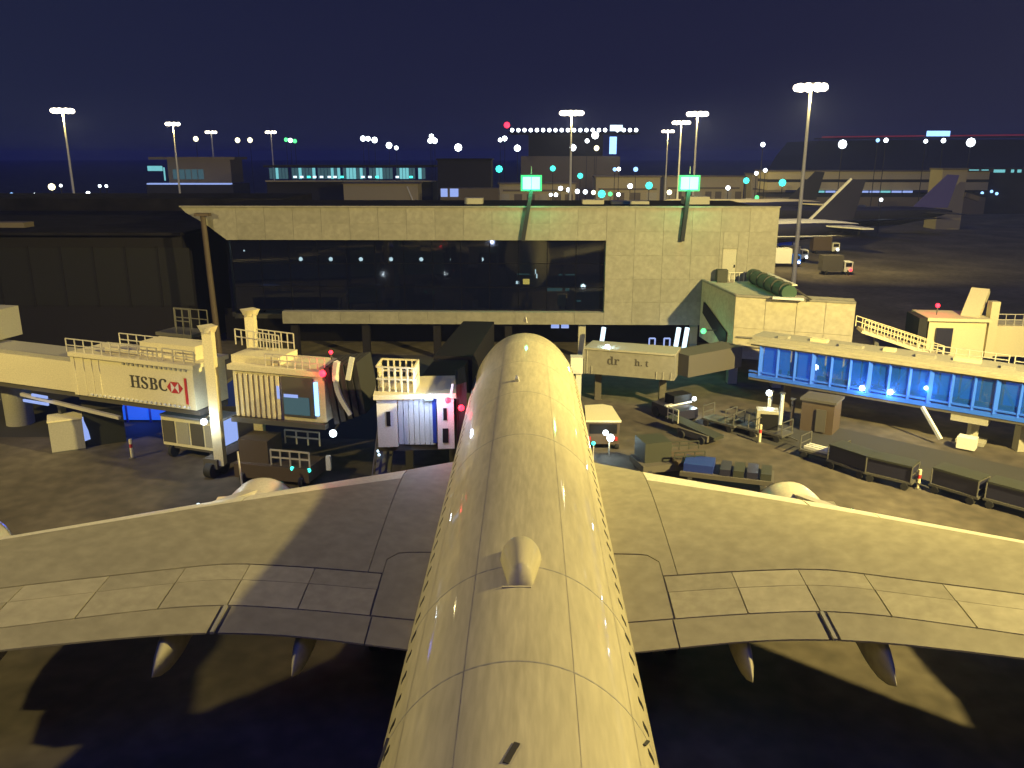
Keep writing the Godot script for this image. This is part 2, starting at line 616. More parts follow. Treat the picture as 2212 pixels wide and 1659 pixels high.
func pier_left() -> void:
	var t := thing("pier_building", "unlit dark pier with low roof to the left of the beige terminal", "building", Vector3(-80, 0, -112))
	var st := st_new()
	box(st, Vector3(-84, 6.7, -112), Vector3(90, 13.4, 36))
	obj("wall", st, M.dark_wall, t)
	st = st_new()
	box(st, Vector3(-84, 13.55, -111.5), Vector3(91, 0.3, 37.6))
	obj("roof", st, M.roof, t)
	st = st_new()
	box(st, Vector3(-88, 14.5, -140), Vector3(100, 2.1, 18))
	obj("upper_roof", st, M.roof, t)
	for i in 24:
		var x := -127.0 + i * 3.7
		st = st_new()
		box(st, Vector3(x + 1.85, 8.6, -93.94), Vector3(3.6, 6.6, 0.06))
		obj("window", st, M.black, t)
		st = st_new()
		box(st, Vector3(x, 8.6, -93.86), Vector3(0.12, 6.9, 0.14))
		obj("mullion", st, M.dark_wall, t)
	for q in [[-66.0, 14.2, -98.0, 2.6, 1.0], [-62.0, 14.0, -100.0, 4.5, 0.6], [-93.0, 14.1, -99.0, 5.0, 0.8], [-99.0, 14.0, -101.0, 2.0, 0.6]]:
		st = st_new()
		box(st, Vector3(q[0], q[1], q[2]), Vector3(q[3], q[4], 2.0))
		obj("roof_unit", st, M.far_brown, t)
	for q in [[-67.5, -95.0, "white_lamp"], [-95.5, -98.0, "yellow_lamp"]]:
		st = st_new()
		box(st, Vector3(q[0], 13.85, q[1]), Vector3(1.4, 0.25, 0.3))
		obj("roof_lamp", st, M[q[2]], t)
	# tall pole in front of the terminal's cut corner
	var p := thing("pole", "tall thin brown pole in front of the terminal's slanted left corner", "pole", Vector3(-34.0, 0, -89.0))
	st = st_new()
	tube(st, Vector3(-34.0, 0, -89.0), Vector3(-34.4, 15.8, -89.0), 0.34, 0.28, 12)
	obj("shaft", st, M.brown, p)
	st = st_new()
	box(st, Vector3(-34.4, 15.95, -89.0), Vector3(1.5, 0.3, 1.0))
	obj("cap", st, M.brown, p)

# fixed link at the right end of the terminal
func block_right() -> void:
	var t := thing("fixed_walkway", "raised beige walkway block with sloping green duct, joined to terminal's right end", "walkway", Vector3(22, 0, -84))
	var a := Vector2(19.0, -89.92)
	var b := Vector2(20.2, -79.8)
	var c := Vector2(25.5, -77.9)
	var d := Vector2(24.6, -89.92)
	var st := st_new()
	slab(st, PackedVector2Array([a, b, c, d]), 2.8, 8.9)
	obj("main_block", st, M.clad_light, t)
	var c2 := Vector2(30.3, -76.1)
	st = st_new()
	slab(st, PackedVector2Array([Vector2(25.52, -77.89), c2, Vector2(31.2, -79.0), Vector2(26.0, -81.0)]), 2.8, 8.85)
	obj("side_block", st, M.clad_light, t)
	# cladding on the faces towards the apron
	for seg in [[b, c, 2], [Vector2(25.52, -77.89), c2, 2]]:
		var p: Vector2 = seg[0]
		var q: Vector2 = seg[1]
		var nrm := Vector2(-(q - p).y, (q - p).x).normalized()
		if nrm.y < 0.0:
			nrm = -nrm
		for i in seg[2]:
			for j in 2:
				var p0 := p.lerp(q, (i + 0.008) / seg[2]) + nrm * 0.03
				var p1 := p.lerp(q, (i + 0.992) / seg[2]) + nrm * 0.03
				st = st_new()
				var y := 2.85 + j * 3.0 + 1.5
				bar(st, Vector3(p0.x, y, p0.y), Vector3(p1.x, y, p1.y), 0.05, 2.96)
				obj("cladding_panel", st, M.clad_light, t)
	# slanted dark stripe, a shadow painted onto the left side face
	st = st_new()
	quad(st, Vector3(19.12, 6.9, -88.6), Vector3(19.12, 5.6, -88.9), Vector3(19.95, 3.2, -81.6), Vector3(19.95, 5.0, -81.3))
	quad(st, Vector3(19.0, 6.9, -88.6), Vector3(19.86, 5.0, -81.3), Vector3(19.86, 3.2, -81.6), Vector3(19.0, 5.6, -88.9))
	obj("shadow_stripe", st, M.black, t)
	# parapets
	st = st_new()
	bar(st, Vector3(20.2, 9.0, -79.8), Vector3(25.5, 9.0, -77.9), 0.3, 0.2)
	bar(st, Vector3(25.6, 8.95, -77.85), Vector3(30.3, 8.95, -76.1), 0.3, 0.2)
	bar(st, Vector3(19.05, 9.0, -89.8), Vector3(20.2, 9.0, -79.9), 0.25, 0.2)
	obj("parapet", st, M.clad_1, t)
	# green duct along the roof's right edge
	st = st_new()
	tube(st, Vector3(24.0, 9.7, -88.5), Vector3(24.7, 9.55, -77.9), 0.72, 0.72, 16)
	var duct := obj("duct", st, M.green_dark, t)
	st = st_new()
	bar(st, Vector3(24.75, 10.3, -86.0), Vector3(25.3, 10.2, -78.4), 0.5, 0.12)
	obj("walkway_rail", st, M.rail, duct)
	for k in 5:
		st = st_new()
		var z := -87.5 + k * 2.2
		tube(st, Vector3(24.05 + k * 0.14, 9.68, z), Vector3(24.08 + k * 0.14, 9.68, z + 0.18), 0.8, 0.8, 16)
		obj("duct_band", st, M.olive, duct)
	st = st_new()
	box(st, Vector3(24.6, 9.05, -77.75), Vector3(2.8, 0.2, 0.6), -0.34)
	obj("duct_sill", st, M.white, t)
	st = st_new()
	bar(st, Vector3(25.3, 9.9, -78.6), Vector3(26.5, 9.05, -77.0), 0.14, 0.14)
	obj("strut", st, M.bridge_dark, t)
	# small dark unit and rail beside the door
	st = st_new()
	box(st, Vector3(20.9, 9.6, -89.2), Vector3(1.1, 1.3, 0.9))
	obj("roof_unit", st, M.olive, t)
	st = st_new()
	for k in 5:
		box(st, Vector3(21.8 + k * 0.5, 9.4, -89.3), Vector3(0.06, 1.0, 0.06))
	box(st, Vector3(22.8, 9.9, -89.3), Vector3(2.2, 0.06, 0.06))
	obj("railing", st, M.rail, t)
	# legs
	for q in [[20.6, -80.8], [24.6, -79.4], [29.6, -77.4], [20.2, -87.5]]:
		st = st_new()
		box(st, Vector3(q[0], 1.4, q[1]), Vector3(0.9, 2.8, 0.9))
		obj("leg", st, M.bridge_grey, t)
	# pipes and stains: ledges low on the face
	for q in [[21.6, 5.0, 2.3], [22.4, 4.55, 1.6], [22.0, 4.1, 2.0]]:
		st = st_new()
		box(st, Vector3(q[0], q[1], -78.98 - (q[0] - 22.0) * -0.36), Vector3(q[2], 0.1, 0.22), -0.35)
		obj("ledge", st, M.clad_2, t)
	var lamp_at := Vector3(18.2, 4.6, -84.0)
	st = st_new()
	ball(st, lamp_at, 0.3, 10)
	obj("wall_lamp", st, M.green_lamp, t)
	st = st_new()
	bar(st, lamp_at + Vector3(0, 0.1, 0), Vector3(19.8, 4.7, -84.0), 0.1, 0.1)
	obj("lamp_arm", st, M.steel, t)
	omni(t, lamp_at + Vector3(-0.5, -0.2, 0.4), Color(0.55, 1.0, 0.7), 2.5, 0.3)

# ------------------------------------------------------------------ far buildings
func far_buildings() -> void:
	# lit glazed concourse, left of the middle
	var t := thing("far_concourse", "distant dark concourse with a long row of teal lit windows", "building", Vector3(-53, 0, -255))
	var st := st_new()
	box(st, Vector3(-52.5, 7.2, -257), Vector3(49, 14.4, 14))
	obj("wall", st, M.far_dark, t)
	st = st_new()
	box(st, Vector3(-52.5, 18.9, -257), Vector3(50, 0.5, 15))
	obj("roof", st, M.far_dark, t)
	st = st_new()
	box(st, Vector3(-52.0, 14.75, -249.4), Vector3(50, 0.35, 1.4))
	obj("ledge", st, M.far_beige, t)
	var groups := [[-76.0, -70.4], [-69.4, -62.3], [-61.7, -55.0], [-54.3, -47.4], [-46.6, -39.6], [-38.6, -33.0], [-32.2, -30.0]]
	for g in groups:
		var n := maxi(2, int(roundf((g[1] - g[0]) / 0.95)))
		for i in n:
			var x0: float = lerpf(g[0], g[1], float(i) / n)
			var x1: float = lerpf(g[0], g[1], float(i + 1) / n)
			st = st_new()
			box(st, Vector3((x0 + x1) / 2, 16.9, -249.9), Vector3(x1 - x0 - 0.14, 3.1, 0.1))
			obj("window", st, M.lit_window_dim if rng.randf() < 0.55 else M.lit_window, t)
	for i in 22:
		if rng.randf() < 0.28:
			continue
		st = st_new()
		box(st, Vector3(-75.0 + i * 2.02 + rng.randf() * 0.6, 15.9, -249.7), Vector3(0.95, 0.55, 0.2))
		obj("window_lamp", st, M.teal_lamp if i % 5 == 0 else M.tube_white, t)
	# dim aircraft stand building below it
	t = thing("far_shed", "grey shed under the lit concourse, half hidden by terminal's roof", "building", Vector3(-38, 0, -222))
	st = st_new()
	box(st, Vector3(-38.5, 7.4, -226), Vector3(19.5, 14.8, 8))
	obj("wall", st, M.far_beige, t)
	st = st_new()
	box(st, Vector3(-38.5, 14.95, -226), Vector3(20.1, 0.3, 8.6))
	obj("roof", st, M.far_brown, t)
	st = st_new()
	bar(st, Vector3(-31.5, 14.2, -221.8), Vector3(-29.7, 9.5, -221.8), 0.6, 0.3)
	obj("lamp_post", st, M.white, t)
	# black tower block
	t = thing("far_tower", "black windowless tower block between the lit concourse and the bright apron", "building", Vector3(-18, 0, -243))
	st = st_new()
	box(st, Vector3(-17.9, 10.4, -246), Vector3(15.0, 20.8, 12))
	obj("wall", st, M.far_dark, t)
	st = st_new()
	box(st, Vector3(-17.9, 20.9, -246), Vector3(15.6, 0.5, 12.6))
	obj("roof", st, M.dark_wall, t)
	# pale low annex in front of it
	t = thing("far_annex", "low annex with two pale lilac bays in front of the black tower", "building", Vector3(-15, 0, -203))
	st = st_new()
	box(st, Vector3(-14, 7.2, -206), Vector3(14, 14.4, 6))
	obj("wall", st, M.far_brown, t)
	for q in [[-20.0, 1.6], [-17.6, 2.0]]:
		st = st_new()
		box(st, Vector3(q[0], 13.4, -202.9), Vector3(q[1], 1.9, 0.2))
		obj("lit_bay", st, M.strip, t)
	# pier building far left with control room
	t = thing("far_pier", "distant pier far left with lit upper room and pale deck edge", "building", Vector3(-132, 0, -335))
	st = st_new()
	box(st, Vector3(-132, 5.5, -340), Vector3(34, 11.0, 20))
	obj("wall", st, M.far_dark, t)
	st = st_new()
	box(st, Vector3(-132.3, 11.3, -331), Vector3(32.5, 0.55, 3.0))
	obj("deck_edge", st, M.strip, t)
	st = st_new()
	box(st, Vector3(-129.5, 16.0, -342), Vector3(25, 9.0, 14))
	obj("upper_room", st, M.far_brown, t)
	st = st_new()
	box(st, Vector3(-132, 20.9, -342), Vector3(34, 1.0, 15))
	obj("roof", st, M.far_brown, t)
	for i in 5:
		st = st_new()
		box(st, Vector3(-139.0 + i * 2.5, 14.8, -334.9), Vector3(2.1, 3.8, 0.2))
		obj("window", st, M.lit_window_dim, t)
	for q in [[-145.5, 17.1, 5.8, 1.9], [-142.0, 15.0, 0.5, 5.0], [-147.8, 17.1, 1.2, 1.6]]:
		st = st_new()
		box(st, Vector3(q[0], q[1], -331.5), Vector3(q[2], q[3], 0.3))
		obj("lit_pane", st, M.lit_window, t)
	# hangar with a line of roof lamps
	t = thing("hangar", "large dark hangar carrying a straight line of white roof lamps", "hangar", Vector3(23, 0, -455))
	st = st_new()
	box(st, Vector3(22, 10.8, -470), Vector3(52, 21.6, 36))
	obj("wall", st, M.far_brown, t)
	st = st_new()
	box(st, Vector3(23.5, 33.2, -460), Vector3(68, 0.7, 24))
	obj("roof", st, M.far_dark, t)
	st = st_new()
	box(st, Vector3(20, 27.2, -475), Vector3(40, 11.4, 20))
	obj("upper_wall", st, M.far_dark, t)
	for i in 21:
		if i == 16:
			continue
		st = st_new()
		ball(st, Vector3(-8.5 + i * 3.2, 34.6, -449.0), 1.0, 8)
		obj("roof_lamp", st, M.white_lamp, t)
	st = st_new()
	box(st, Vector3(45.2, 35.6, -448.6), Vector3(6.4, 3.0, 0.6))
	obj("roof_sign", st, M.tube_white, t)
	st = st_new()
	box(st, Vector3(43.8, 27.0, -448.8), Vector3(3.6, 8.6, 0.5))
	obj("side_screen", st, M.blue_lamp, t)
	st = st_new()
	ball(st, Vector3(-11.2, 37.1, -448), 1.5, 10)
	obj("warning_light", st, M.red_lamp, t)
	# beige stores between hangar and terminal
	var stores := [
		[4.0, 34.0, 9.6, -380.0, "wide beige store left of the second green sign, lamps along its foot", 3],
		[46.0, 30.0, 12.2, -396.0, "taller beige store in the middle of the lit apron", 2],
		[84.0, 38.0, 12.0, -410.0, "beige store right of the middle store, behind the right green sign", 4],
		[112.0, 16.0, 13.4, -400.0, "short beige store at the right end of the lit apron row", 2],
	]
	for q in stores:
		t = thing("apron_store", q[4], "building", Vector3(q[0], 0, q[3]), "beige stores behind the terminal")
		st = st_new()
		box(st, Vector3(q[0], q[2] * 0.5, q[3] - 6), Vector3(q[1], q[2], 12))
		obj("wall", st, M.far_beige, t)
		st = st_new()
		box(st, Vector3(q[0], q[2] + 0.3, q[3] - 6), Vector3(q[1] + 1.2, 0.6, 13))
		obj("roof", st, M.far_brown, t)
		for i in q[5] * 2:
			st = st_new()
			box(st, Vector3(q[0] - q[1] * 0.5 + (i + 0.5) * q[1] / (q[5] * 2), 3.0, q[3] + 0.1), Vector3(q[1] / (q[5] * 2) * 0.62, 4.6, 0.2))
			obj("door", st, M.far_brown if i % 3 else M.bridge_grey, t)
		st = st_new()
		box(st, Vector3(q[0], 6.9, q[3] + 0.15), Vector3(q[1] * 0.9, 0.8, 0.3))
		obj("canopy", st, M.far_brown, t)
	# terminal pier to the right, behind the parked jets
	t = thing("far_terminal", "long pale terminal pier behind the parked jets, its windows in bands", "building", Vector3(130, 0, -335))
	for q in [[14.6, 2.9, "far_beige", 0.0], [12.6, 1.1, "far_dark", -0.6], [10.6, 2.9, "far_beige", 0.0], [7.1, 1.2, "far_dark", -0.6], [3.2, 6.5, "far_brown", -0.3]]:
		st = st_new()
		box(st, Vector3(134, q[0], -337 + q[3]), Vector3(84, q[1], 14))
		obj("band", st, M[q[2]], t)
	for i in 9:
		st = st_new()
		box(st, Vector3(112.0 + i * 4.2, 8.55, -329.6), Vector3(3.7, 0.75, 0.3))
		obj("lit_window", st, M.strip if i % 3 else M.lit_window, t)
	st = st_new()
	box(st, Vector3(134, 16.2, -338), Vector3(86, 0.4, 17))
	obj("roof", st, M.far_brown, t)
	t = thing("stair_tower", "pale beige square tower at the right end of the far pier", "tower", Vector3(129.3, 0, -262))
	st = st_new()
	box(st, Vector3(129.3, 8.9, -266), Vector3(7.4, 17.8, 8))
	obj("wall", st, M.far_beige, t)
	st = st_new()
	box(st, Vector3(129.3, 18.0, -266), Vector3(8.0, 0.5, 8.6))
	obj("roof", st, M.far_brown, t)
	st = st_new()
	bar(st, Vector3(133.0, 10.5, -262), Vector3(137.5, 9.2, -262), 1.5, 1.4)
	obj("link", st, M.far_brown, t)
	# far right: dim building with lit windows, elevated road, signboard
	t = thing("far_office", "dim low office block far right with broken row of lit windows", "building", Vector3(181, 0, -335))
	st = st_new()
	box(st, Vector3(188, 8.6, -340), Vector3(42, 17.2, 14))
	obj("wall", st, M.far_dark, t)
	for q in [[171.3, 3.6], [175.5, 2.6], [181.0, 4.2], [186.0, 1.0], [188.6, 1.4], [192.0, 2.4]]:
		st = st_new()
		box(st, Vector3(q[0], 16.2, -332.8), Vector3(q[1], 1.1, 0.3))
		obj("window", st, M.lit_window, t)
	for q in [[163.5, 9.6], [166.0, 9.0], [175.0, 8.0], [178.5, 8.6], [180.6, 7.8]]:
		st = st_new()
		ball(st, Vector3(q[0], q[1], -331.5), 0.6, 8)
		obj("wall_lamp", st, M.blue_lamp, t)
	t = thing("elevated_road", "long elevated road on the right horizon edged with dim red lamps", "viaduct", Vector3(315, 0, -700))
	st = st_new()
	bar(st, Vector3(232, 35.0, -702), Vector3(440, 36.6, -702), 12.0, 1.0)
	obj("deck", st, M.far_dark, t)
	var ridge := st_new()
	var crest := PackedVector2Array([Vector2(214, -1), Vector2(760, -1), Vector2(700, 22), Vector2(560, 33), Vector2(440, 34.4), Vector2(300, 34.2), Vector2(235, 33.5), Vector2(226, 22)])
	prism(ridge, crest, -790.0, -703.0)
	setting("hills", ridge, M.far_dark)
	st = st_new()
	bar(st, Vector3(234, 36.1, -695.7), Vector3(315, 37.0, -695.7), 0.5, 0.9)
	bar(st, Vector3(332, 37.0, -695.7), Vector3(440, 38.2, -695.7), 0.5, 0.9)
	obj("lamp_strip", st, M.red_soft, t)
	t = thing("signboard", "bright blue-white rectangular signboard standing above the far right road", "signboard", Vector3(323, 0, -690))
	st = st_new()
	box(st, Vector3(323, 38.6, -690), Vector3(18.0, 4.0, 0.8))
	obj("lit_panel", st, M.blue_lamp, t)
	for x in [317.0, 329.0]:
		st = st_new()
		box(st, Vector3(x, 18.3, -690.6), Vector3(0.8, 36.6, 0.8))
		obj("leg", st, M.far_dark, t)

# ------------------------------------------------------------------ the airliner we look along
func pl(x: float, xs: Array, ys: Array) -> float:
	if x <= xs[0]:
		return ys[0] + (x - xs[0]) * (ys[1] - ys[0]) / (xs[1] - xs[0])
	for i in xs.size() - 1:
		if x <= xs[i + 1]:
			return lerpf(ys[i], ys[i + 1], (x - xs[i]) / (xs[i + 1] - xs[i]))
	return ys[-1]

func smooth_pl(x: float, xs: Array, ys: Array, w := 1.3) -> float:
	return 0.25 * pl(x - w, xs, ys) + 0.5 * pl(x, xs, ys) + 0.25 * pl(x + w, xs, ys)

func w_le(x: float) -> float:
	return pl(x, [2.0, 3.9, 6.2, 9.6, 11.6, 14.2, 17.7, 21.0, 30.0, 41.0], [-45.3, -43.35, -41.5, -38.95, -37.45, -35.5, -32.75, -30.2, -23.7, -15.8])
func w_te(x: float) -> float:
	return smooth_pl(x, [2.0, 3.9, 6.0, 8.4, 10.7, 12.3, 16.3, 41.0], [-25.5, -25.5, -25.6, -25.65, -25.35, -24.95, -23.45, -12.4])
func w_l1(x: float) -> float:
	return smooth_pl(x, [2.0, 5.6, 8.6, 11.6, 14.0, 17.7, 41.0], [-29.8, -29.8, -29.7, -29.4, -28.3, -26.6, -14.4], 0.9)
func w_l1b(x: float) -> float:
	return lerpf(w_l1(x), w_l2(x), 0.4)
func w_l2(x: float) -> float:
	return smooth_pl(x, [2.0, 6.2, 8.4, 10.8, 12.5, 14.5, 41.0], [-27.1, -27.1, -27.05, -26.85, -26.35, -25.5, -13.2], 0.9)

func naca(s: float) -> float:
	return 5.0 * (0.2969 * sqrt(s) - 0.126 * s - 0.3516 * s * s + 0.2843 * s * s * s - 0.1036 * s * s * s * s)

# a point of the wing section at span x; u in -1..1 runs from the lower trailing edge round the nose to the upper
func w_pt(x: float, u: float) -> Vector3:
	var s := u * u
	var c := w_te(x) - w_le(x)
	var k := c / 18.0
	var base := 5.6 + 0.09 * (x - 3.5) - 0.4 * k
	var y := naca(s) * c * (0.105 if u >= 0.0 else -0.075)
	return Vector3(x, base + y, w_le(x) + s * c)

func w_u(x: float, z: float) -> float:
	return sqrt(clampf((z - w_le(x)) / (w_te(x) - w_le(x)), 0.0, 1.0))

func w_off(x: float, u: float, d: float, side: int) -> Vector3:
	var p := w_pt(x, u)
	var q0 := w_pt(x, u - 0.01)
	var q1 := w_pt(x, minf(u + 0.01, 1.0))
	var tz := (q1 - q0)
	var n := Vector3(0, tz.z, -tz.y).normalized()
	p += n * d
	return Vector3(p.x * side, p.y, p.z)

# a skin panel between two spanwise places and two lines u(x), proud of the wing by rise
func w_panel(called: String, parent: Node3D, side: int, x0: float, x1: float, f0: Callable, f1: Callable, m: Material, rise := 0.06, nx := 8, nu := 8) -> MeshInstance3D:
	var top := []
	var low := []
	for i in nx + 1:
		var x := lerpf(x0, x1, float(i) / nx)
		var a: float = f0.call(x)
		var b: float = f1.call(x)
		var r := []
		var l := []
		for j in nu + 1:
			var u := lerpf(a, b, float(j) / nu)
			r.append(w_off(x, u, rise, side))
			l.append(w_off(x, u, -0.02, side))
		top.append(r)
		low.append(l)
	var st := st_new()
	st.set_smooth_group(1)
	grid(st, top, side > 0)
	st.set_smooth_group(-1)
	for i in nx:
		for e in [0, nu]:
			var p := [top[i][e], top[i + 1][e], low[i + 1][e], low[i][e]]
			if (e == 0) == (side > 0):
				p.reverse()
			quad(st, p[3], p[2], p[1], p[0])
	for j in nu:
		for e in [0, nx]:
			var p := [top[e][j], top[e][j + 1], low[e][j + 1], low[e][j]]
			if (e == 0) != (side > 0):
				p.reverse()
			quad(st, p[3], p[2], p[1], p[0])
	return obj(called, st, m, parent)

const FS := [0.0, 0.15, 0.4, 0.8, 1.5, 2.5, 4.0, 6.0, 8.0, 10.0, 12.0, 14.0, 22.0, 30.0, 38.0, 46.0, 50.0, 54.0, 58.0, 62.0, 66.0, 70.0]
const FW := [0.02, 0.5, 0.85, 1.25, 1.75, 2.22, 2.72, 3.15, 3.38, 3.5, 3.56, 3.57, 3.57, 3.57, 3.57, 3.57, 3.52, 3.35, 3.0, 2.45, 1.65, 0.5]
const FT := [5.2, 5.75, 6.25, 6.8, 7.5, 8.2, 9.0, 9.75, 10.22, 10.5, 10.68, 10.75, 10.75, 10.75, 10.75, 10.75, 10.74, 10.68, 10.55, 10.35, 10.0, 9.3]
const FB := [5.18, 4.6, 4.3, 3.9, 3.4, 3.0, 2.7, 2.45, 2.35, 2.32, 2.3, 2.3, 2.3, 2.3, 2.3, 2.35, 2.65, 3.3, 4.2, 5.4, 6.9, 8.6]

func hull_pt(s: float, ang: float) -> Vector3:
	var w := pl(s, FS, FW)
	var t := pl(s, FS, FT)
	var b := pl(s, FS, FB)
	var yc := b + (t - b) * 0.48
	var y := yc + (t - yc) * sin(ang) if sin(ang) > 0.0 else yc + (yc - b) * sin(ang)
	return Vector3(w * cos(ang), y, s - 64.0)

func lathe_z(st: SurfaceTool, c: Vector3, prof: Array, flip: bool, n := 28) -> void:
	var rows := []
	for q in prof:
		var row := []
		for j in n + 1:
			var t := TAU * j / n
			row.append(c + Vector3(cos(t) * q[1], sin(t) * q[1], q[0]))
		rows.append(row)
	st.set_smooth_group(1)
	grid(st, rows, flip)
	st.set_smooth_group(-1)

func aircraft() -> void:
	var a := thing("airliner", "huge cream double-deck airliner seen from its own tail, nose towards the terminal", "airplane", Vector3(0, 0, -32))
	var stations := []
	for i in FS.size() - 1:
		var n := 1 if i < 4 else (2 if i < 11 else 4)
		for k in n:
			stations.append(lerpf(FS[i], FS[i + 1], float(k) / n))
	stations.append(FS[-1])
	var rows := []
	for s in stations:
		var row := []
		for j in 73:
			row.append(hull_pt(s, TAU * j / 72))
		rows.append(row)
	var st := st_new()
	st.set_smooth_group(1)
	grid(st, rows, true)
	st.set_smooth_group(-1)
	var hull := obj("fuselage", st, M.hull, a)
	# thin joints round the skin, proud by a few millimetres
	for s in [6.6, 12.4, 18.2, 24.5, 31.0, 42.6, 47.2]:
		var ring := []
		for e in [[s, 0.0], [s, 0.006], [s + 0.05, 0.006], [s + 0.05, 0.0]]:
			var row := []
			for j in 33:
				var p := hull_pt(e[0], PI * j / 32)
				row.append(p + Vector3(p.x * 0.28, (p.y - 6.3) * 0.28, 0).normalized() * e[1])
			ring.append(row)
		st = st_new()
		grid(st, ring, true)
		obj("skin_joint", st, M.bridge_grey, hull)
	for ang in [0.72, 1.2, 1.94, 2.42]:
		rows = []
		for e in [-0.0022, 0.0022]:
			var row := []
			for i in 60:
				var p := hull_pt(lerpf(9.0, 62.0, i / 59.0), ang + e)
				row.append(p + Vector3(p.x * 0.28, (p.y - 6.3) * 0.28, 0).normalized() * 0.006)
			rows.append(row)
		st = st_new()
		grid(st, rows, true)
		obj("lap_joint", st, M.clad_light, hull)
	# upper deck windows on both sides
	for side in [-1, 1]:
		for i in 40:
			var s := 9.5 + i * 0.98
			var p := hull_pt(s, asin((8.55 - 6.356) / 4.394))
			var n := Vector3(p.x / 12.7, (p.y - 6.356) / 19.3, 0).normalized()
			n.x *= side
			p.x *= side
			var zz := Vector3(0, 0, 1)
			var up := zz.cross(n) if side > 0 else n.cross(zz)
			var c := p + n * 0.004
			st = st_new()
			var h := []
			for q in [[-1, -1], [-0.7, -1.25], [0.7, -1.25], [1, -1], [1, 1], [0.7, 1.25], [-0.7, 1.25], [-1, 1]]:
				h.append(c + zz * q[0] * 0.13 * side + (zz * side).cross(n).normalized() * -q[1] * 0.135)
			for k in range(1, 7):
				tri3(st, h[0], h[k], h[k + 1])
			for k in 8:
				var k2 := (k + 1) % 8
				quad(st, h[k] - n * 0.03, h[k2] - n * 0.03, h[k2], h[k])
			obj("cabin_window", st, M.black, a)
	# satellite aerial dome on the crown
	rows = []
	for i in 15:
		var f := i / 14.0
		var z := lerpf(-22.5, -20.25, f)
		var w := pl(f, [0.0, 0.06, 0.16, 0.3, 0.5, 0.93, 1.0], [0.05, 0.4, 0.56, 0.6, 0.52, 0.36, 0.33])
		var hgt := pl(f, [0.0, 0.06, 0.16, 0.3, 0.5, 0.93, 1.0], [0.02, 0.4, 0.66, 0.8, 0.82, 0.66, 0.02])
		var row := []
		for j in 19:
			var t := PI * j / 18
			row.append(Vector3(cos(t) * w, 10.66 + sin(t) * hgt, z))
		rows.append(row)
	st = st_new()
	st.set_smooth_group(1)
	grid(st, rows, true)
	st.set_smooth_group(-1)
	var dome := obj("aerial_dome", st, M.hull, a)
	st = st_new()
	slab(st, PackedVector2Array([Vector2(-0.5, -20.15), Vector2(0.3, -20.15), Vector2(0.3, -20.21), Vector2(-0.5, -20.21)]), 10.5, 10.765)
	obj("dome_step", st, M.hull, dome)
	# blade aerials and roof lettering remnants
	for q in [[-41.5, -0.35, 0.10], [-57.8, 0.0, 0.14]]:
		st = st_new()
		prism(st, PackedVector2Array([Vector2(-0.25, 0), Vector2(0.3, 0), Vector2(0.12, 0.4), Vector2(-0.05, 0.4)]), -0.03, 0.03)
		var o := obj("blade_aerial", st, M.bridge_grey, a)
		o.rotation.y = PI / 2 + 0.5
		o.position = Vector3(q[1], 10.62, q[0]) - a.position
	for q in [[1.5708, 50.0, 0.0, 0.25], [2.62, 47.2, 0.1, 0.4], [0.55, 47.3, -0.1, 0.35]]:
		st = st_new()
		var c0 := hull_pt(q[1], q[0])
		var c1 := hull_pt(q[1] + 0.55, q[0] + q[3] * 0.25)
		var nn := Vector3(c0.x / 12.7, (c0.y - 6.36) / 19.3, 0).normalized()
		bar(st, c0 + nn * 0.006, c1 + nn * 0.006, 0.13, 0.03)
		obj("roof_marking", st, M.letters, a)
	# wings
	for side in [-1, 1]:
		rows = []
		for i in 49:
			var x := lerpf(2.2, 39.9, i / 48.0)
			var row := []
			for j in 41:
				row.append(w_off(x, -1.0 + j / 20.0, 0.0, side))
			rows.append(row)
		st = st_new()
		st.set_smooth_group(1)
		grid(st, rows, side > 0)
		st.set_smooth_group(-1)
		for i in 20:
			var e: Array = rows[48]
			quad(st, e[i], e[40 - i], e[39 - i], e[i + 1]) if side < 0 else quad(st, e[i + 1], e[39 - i], e[40 - i], e[i])
		var wing := obj("wing", st, M.gap, a)
		var lead := func(x): return 0.2 if x > 6.1 else -0.16
		var nose := func(x): return -0.16
		var slat_back := func(x): return 0.43 - 0.005 * x
		var skin_front := func(x): return 0.434 - 0.005 * x
		var l1 := func(x): return w_u(x, w_l1(x) - 0.03)
		var l1f := func(x): return w_u(x, w_l1(x) + 0.03)
		var l1b := func(x): return w_u(x, w_l1b(x) - 0.02)
		var l1bf := func(x): return w_u(x, w_l1b(x) + 0.02)
		var l2 := func(x): return w_u(x, w_l2(x) - 0.03)
		var l2f := func(x): return w_u(x, w_l2(x) + 0.03)
		var end := func(_x): return 1.0
		var root_front := func(x): return w_u(x, lerpf(-31.75, -31.45, clampf((x - 3.4) / 1.6, 0, 1)) + (0.0 if x < 5.1 else (x - 5.1) * 1.4) + 0.05)
		var root_skin := func(x): return w_u(x, lerpf(-31.75, -31.45, clampf((x - 3.4) / 1.6, 0, 1)) + (0.0 if x < 5.1 else (x - 5.1) * 1.4) - 0.05)
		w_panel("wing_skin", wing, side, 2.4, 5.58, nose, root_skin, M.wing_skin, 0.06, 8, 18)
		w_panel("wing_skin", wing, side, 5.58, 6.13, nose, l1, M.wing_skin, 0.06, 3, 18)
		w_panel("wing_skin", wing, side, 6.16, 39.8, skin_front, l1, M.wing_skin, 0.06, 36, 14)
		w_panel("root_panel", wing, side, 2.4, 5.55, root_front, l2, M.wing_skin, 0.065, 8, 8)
		var cuts := [6.19, 12.9, 15.4, 22.0, 22.6, 28.5, 33.5, 39.8]
		for k in [0, 2, 4, 5, 6]:
			w_panel("slat", wing, side, cuts[k], cuts[k + 1] - 0.04, nose, slat_back, M.wing_edge, 0.055, 8, 14)
